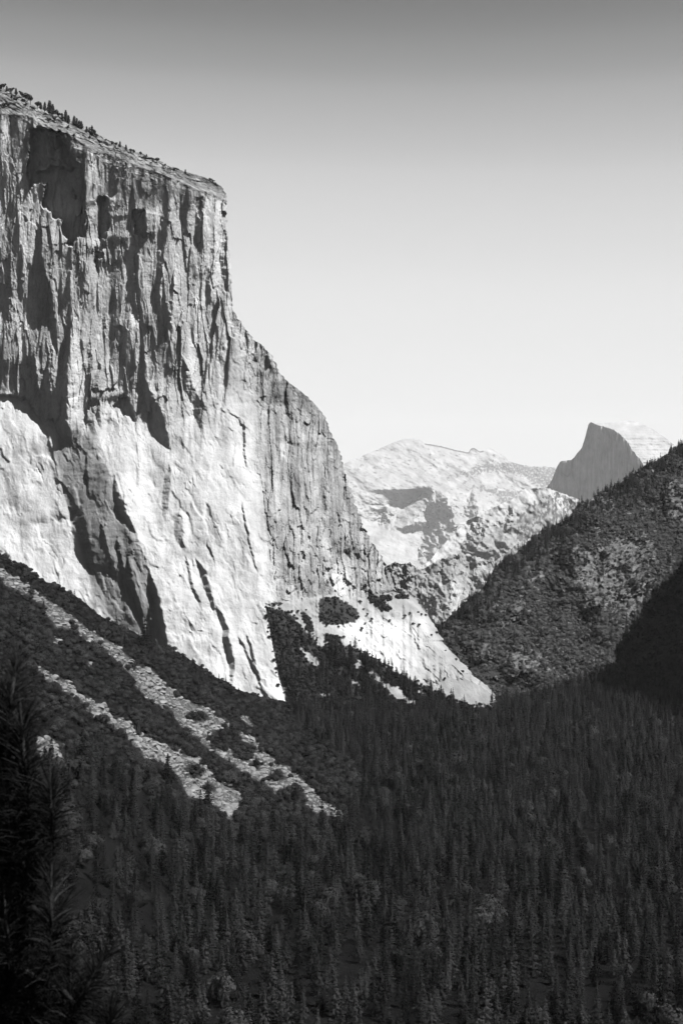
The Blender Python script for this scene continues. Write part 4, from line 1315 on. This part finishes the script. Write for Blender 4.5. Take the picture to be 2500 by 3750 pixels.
# ---- stunted pines on the rim of the cliff
rim_shapes = []
for k in range(4):
    if k < 2:
        V, Q = conifer_crown(700 + k, 12, 3.2, lev=12, base=.18, n_leaf=6, size=.55, blunt=.6)
    else:
        V, Q = bush_crown(700 + k, 4.2, 8.5, n=420, lobes=6, size=.5)
    V2, Q2 = tube([(0, 0, -3), (.1, 0, 4), (0, .1, 9)], [.4, .3, .06])
    rim_shapes.append((mesh_np('rim_crown', V, Q, M_RIM, False), mesh_np('rim_trunk', V2, Q2, M_BARK)))
RIM = [(2, 330, 1.9, 2), (14, 322, 1.4, 2), (26, 332, 1.0, 0), (42, 336, 1.6, 2), (60, 345, 1.2, 0), (80, 352, 1.5, 2), (100, 372, 2.3, 3), (112, 380, 2.0, 3), (138, 395, 1.9, 3), (150, 398, 1.3, 0), (165, 405, 1.4, 0),
       (182, 416, 2.2, 0), (193, 420, 1.9, 1), (206, 425, 1.6, 3), (215, 428, 1.5, 2), (228, 434, 1.2, 1), (241, 443, 1.7, 0), (252, 448, 1.3, 1), (272, 458, 1.7, 0), (282, 462, 1.4, 1), (291, 468, 1.5, 0),
       (299, 471, 1.4, 0), (318, 480, 1.1, 1), (328, 484, 1.0, 0), (337, 494, 1.5, 0), (345, 495, 1.6, 3), (352, 498, 1.2, 2), (388, 513, .7, 2), (412, 528, .8, 2), (425, 532, 1.0, 2), (440, 537, 1.0, 0), (462, 546, .9, 1),
       (480, 553, 1.0, 2), (492, 557, .9, 2), (515, 566, .9, 3), (537, 576, .8, 0), (560, 586, 1.0, 2), (575, 592, 1.2, 3), (605, 605, .7, 2), (640, 620, .8, 2), (650, 623, .8, 2), (679, 634, .8, 0), (770, 660, .9, 2), (780, 665, .8, 2),
       (30, 388, 1.5, 2), (60, 370, 1.3, 2), (15, 395, 1.5, 3), (95, 388, 1.0, 2), (250, 470, 1.0, 2), (330, 508, .9, 2), (200, 440, 1.2, 2), (180, 445, 1.2, 3), (270, 500, .9, 2), (120, 402, 1.3, 2), (44, 360, 1.0, 2)]
RG = 'small pines along the rim of the cliff'
rp = {}
for (x, y, s, v) in RIM:
    p = on_cliff(x, y + 5)
    lab = 'small dark pine on the rocky rim along the top of the great cliff'
    s *= 1.2
    if v not in rp:
        e, c = make_tree('rim_pine', lab, 'pine', RG, *rim_shapes[v]); rp[v] = e
        e.location = p; e.scale = (s, s, s)
    else:
        copy_thing(rp[v], p, float(rng.uniform(0, 6)), (s, s, s * rng.uniform(.85, 1.15)), lab, RG)
# ---- conifers on the ridge of the right hillside
RID = []
for x in np.arange(1580, 2510, 9.0):
    m = 1 if x < 1950 else 2
    for _ in range(m):
        RID.append((x + rng.uniform(-6, 6), rng.uniform(-2, 10) if x < 1950 else rng.uniform(-2, 40) * (1 if rng.uniform() < .7 else 1.6)))
HG = 'conifers along the hillside ridge'
rd = {}
for (x, dy) in RID:
    p = on_hill(x, on_hill.top(x) + dy + 6)
    s = float(rng.uniform(.45, .85)) * (1.0 if x > 1950 else .6); v = int(rng.integers(0, 5))
    t = copy_thing(protos[v][0], p, float(rng.uniform(0, 6)), (s * 1.15, s * 1.15, s), 'small dark conifer along the skyline ridge of the right hillside', HG)
    t.name = 'ridge_conifer'

# ================================================================== THE NEAR PINE AT THE LEFT EDGE
def near_pine():
    e = bpy.data.objects.new('pine_tree', None)
    e.location = (-1.72, 8.3, -9.0)
    link(e, label='near pine with long needle tufts in shade at the left edge', cat='pine tree')
    base = np.array(e.location)
    V, Q = tube([(0, 0, -1), (0.02, 0, 4), (-.03, 0.02, 6.5), (0, 0, 8.15)], [.17, .12, .075, .02], 10)
    obj('trunk', mesh_np('pine_trunk', V, Q, M_TWIG), parent=e)
    tufts = [(63, 2393, 8.3), (98, 2600, 8.1), (83, 2638, 8.0), (20, 2500, 8.5), (95, 2720, 8.1), (185, 2850, 7.9), (64, 2940, 8.2), (121, 3010, 8.0), (190, 3155, 7.8), (135, 3210, 8.1), (223, 3290, 7.9),
             (38, 3365, 8.1), (255, 3445, 8.0), (402, 3450, 7.7), (300, 3620, 7.9), (200, 3600, 8.2), (10, 2760, 8.4), (20, 2640, 8.3), (150, 2930, 8.3), (30, 3080, 8.2), (90, 3150, 8.4), (110, 3350, 8.3), (180, 3440, 8.3),
             (60, 3500, 8.2), (130, 3560, 8.0), (330, 3520, 8.2), (400, 3690, 8.0), (90, 3660, 8.3), (20, 3600, 8.0), (240, 3720, 8.0), (340, 3760, 8.1), (20, 2880, 8.0), (15, 3230, 8.0), (160, 3100, 8.4), (250, 3560, 8.5), (60, 2800, 8.6),
             (-30, 2560, 8.2), (-20, 2950, 8.6), (-10, 3420, 8.5), (160, 3750, 8.6), (60, 2480, 8.7), (130, 2800, 8.6), (40, 3000, 8.7)]
    rnd = np.random.default_rng(77)
    for (tx, ty, d) in tufts:
        tip = at(tx, ty + 30, d) - base
        ztr = min(tip[2] - rnd.uniform(.1, .5), 8.0)
        a = np.array([0, 0, ztr])
        out = tip - a
        mid = a + out * .55 + np.array([0, 0, -.25 * abs(out[0]) - .03])
        sh = tip - np.array([0.03 + .05 * out[0] + rnd.normal(0, .06), rnd.normal(.02, .06), rnd.uniform(.17, .27)])
        top = tip + np.array([0, 0, .03])
        V, Q = tube([a, (a + mid) / 2 + np.array([0, 0, -.02]), mid, sh, (sh + tip) / 2, top], [.02, .016, .013, .011, .009, .003], 6)
        br = obj('branch', mesh_np('pine_branch', V, Q, M_TWIG), parent=e)
        ax = (tip - sh); ax /= np.linalg.norm(ax)
        m = int(rnd.uniform(240, 480))
        s = rnd.uniform(-.75, 1, m) ** 1
        org = sh + (tip - sh) * s[:, None]
        sd = rnd.normal(0, 1, (m, 3)); sd -= (sd @ ax)[:, None] * ax; sd /= np.linalg.norm(sd, axis=1, keepdims=True)
        ang = np.radians(rnd.uniform(12, 62, m) + 25 * (1 - s) * .5)
        dr = ax * np.cos(ang)[:, None] + sd * np.sin(ang)[:, None]
        L = rnd.uniform(.12, .25, m) * rnd.uniform(.85, 1.1)
        droop = np.array([0, 0, -1.0]) * (rnd.uniform(.0, .045, m) + .03 * (1 - s))[:, None]
        p0, p1, p2_ = org, org + dr * (L * .5)[:, None] + droop * .25, org + dr * L[:, None] + droop
        sidev = np.cross(dr, rnd.normal(0, 1, (m, 3))); sidev /= np.linalg.norm(sidev, axis=1, keepdims=True)
        wd = 0.0017
        V = np.stack([p0 - sidev * wd, p0 + sidev * wd, p1 + sidev * wd, p1 - sidev * wd, p2_ + sidev * wd * .35, p2_ - sidev * wd * .35], 1).reshape(-1, 3)
        b6 = np.arange(m)[:, None] * 6
        Q = np.concatenate([b6 + np.array([0, 1, 2, 3]), b6 + np.array([3, 2, 4, 5])])
        obj('needles', mesh_np('pine_needles', V, Q, M_NEEDLE), parent=br)


near_pine()

# ================================================================== HAZE
def haze():
    x0, x1, y0, y1, z0, z1 = -15000, 17000, -900, 59500, -9000, 4600
    V = [(x, y, z) for z in (z0, z1) for y in (y0, y1) for x in (x0, x1)]
    Q = [[0, 2, 3, 1], [4, 5, 7, 6], [0, 1, 5, 4], [2, 6, 7, 3], [0, 4, 6, 2], [1, 3, 7, 5]]
    m = bpy.data.materials.new('haze'); m.use_nodes = True
    t = m.node_tree; t.nodes.clear()
    o = t.nodes.new('ShaderNodeOutputMaterial'); v = t.nodes.new('ShaderNodeVolumePrincipled')
    v.inputs['Color'].default_value = (.95, .95, .95, 1)
    v.inputs['Density'].default_value = HAZE
    v.inputs['Anisotropy'].default_value = 0.0
    t.links.new(v.outputs[0], o.inputs['Volume'])
    me = mesh_np('haze', np.array(V, float), np.array(Q), m, False)
    obj('haze', me, label='thin pale haze filling the air of the valley', cat='haze', kind='stuff')


HAZE = 0.31e-5
haze()
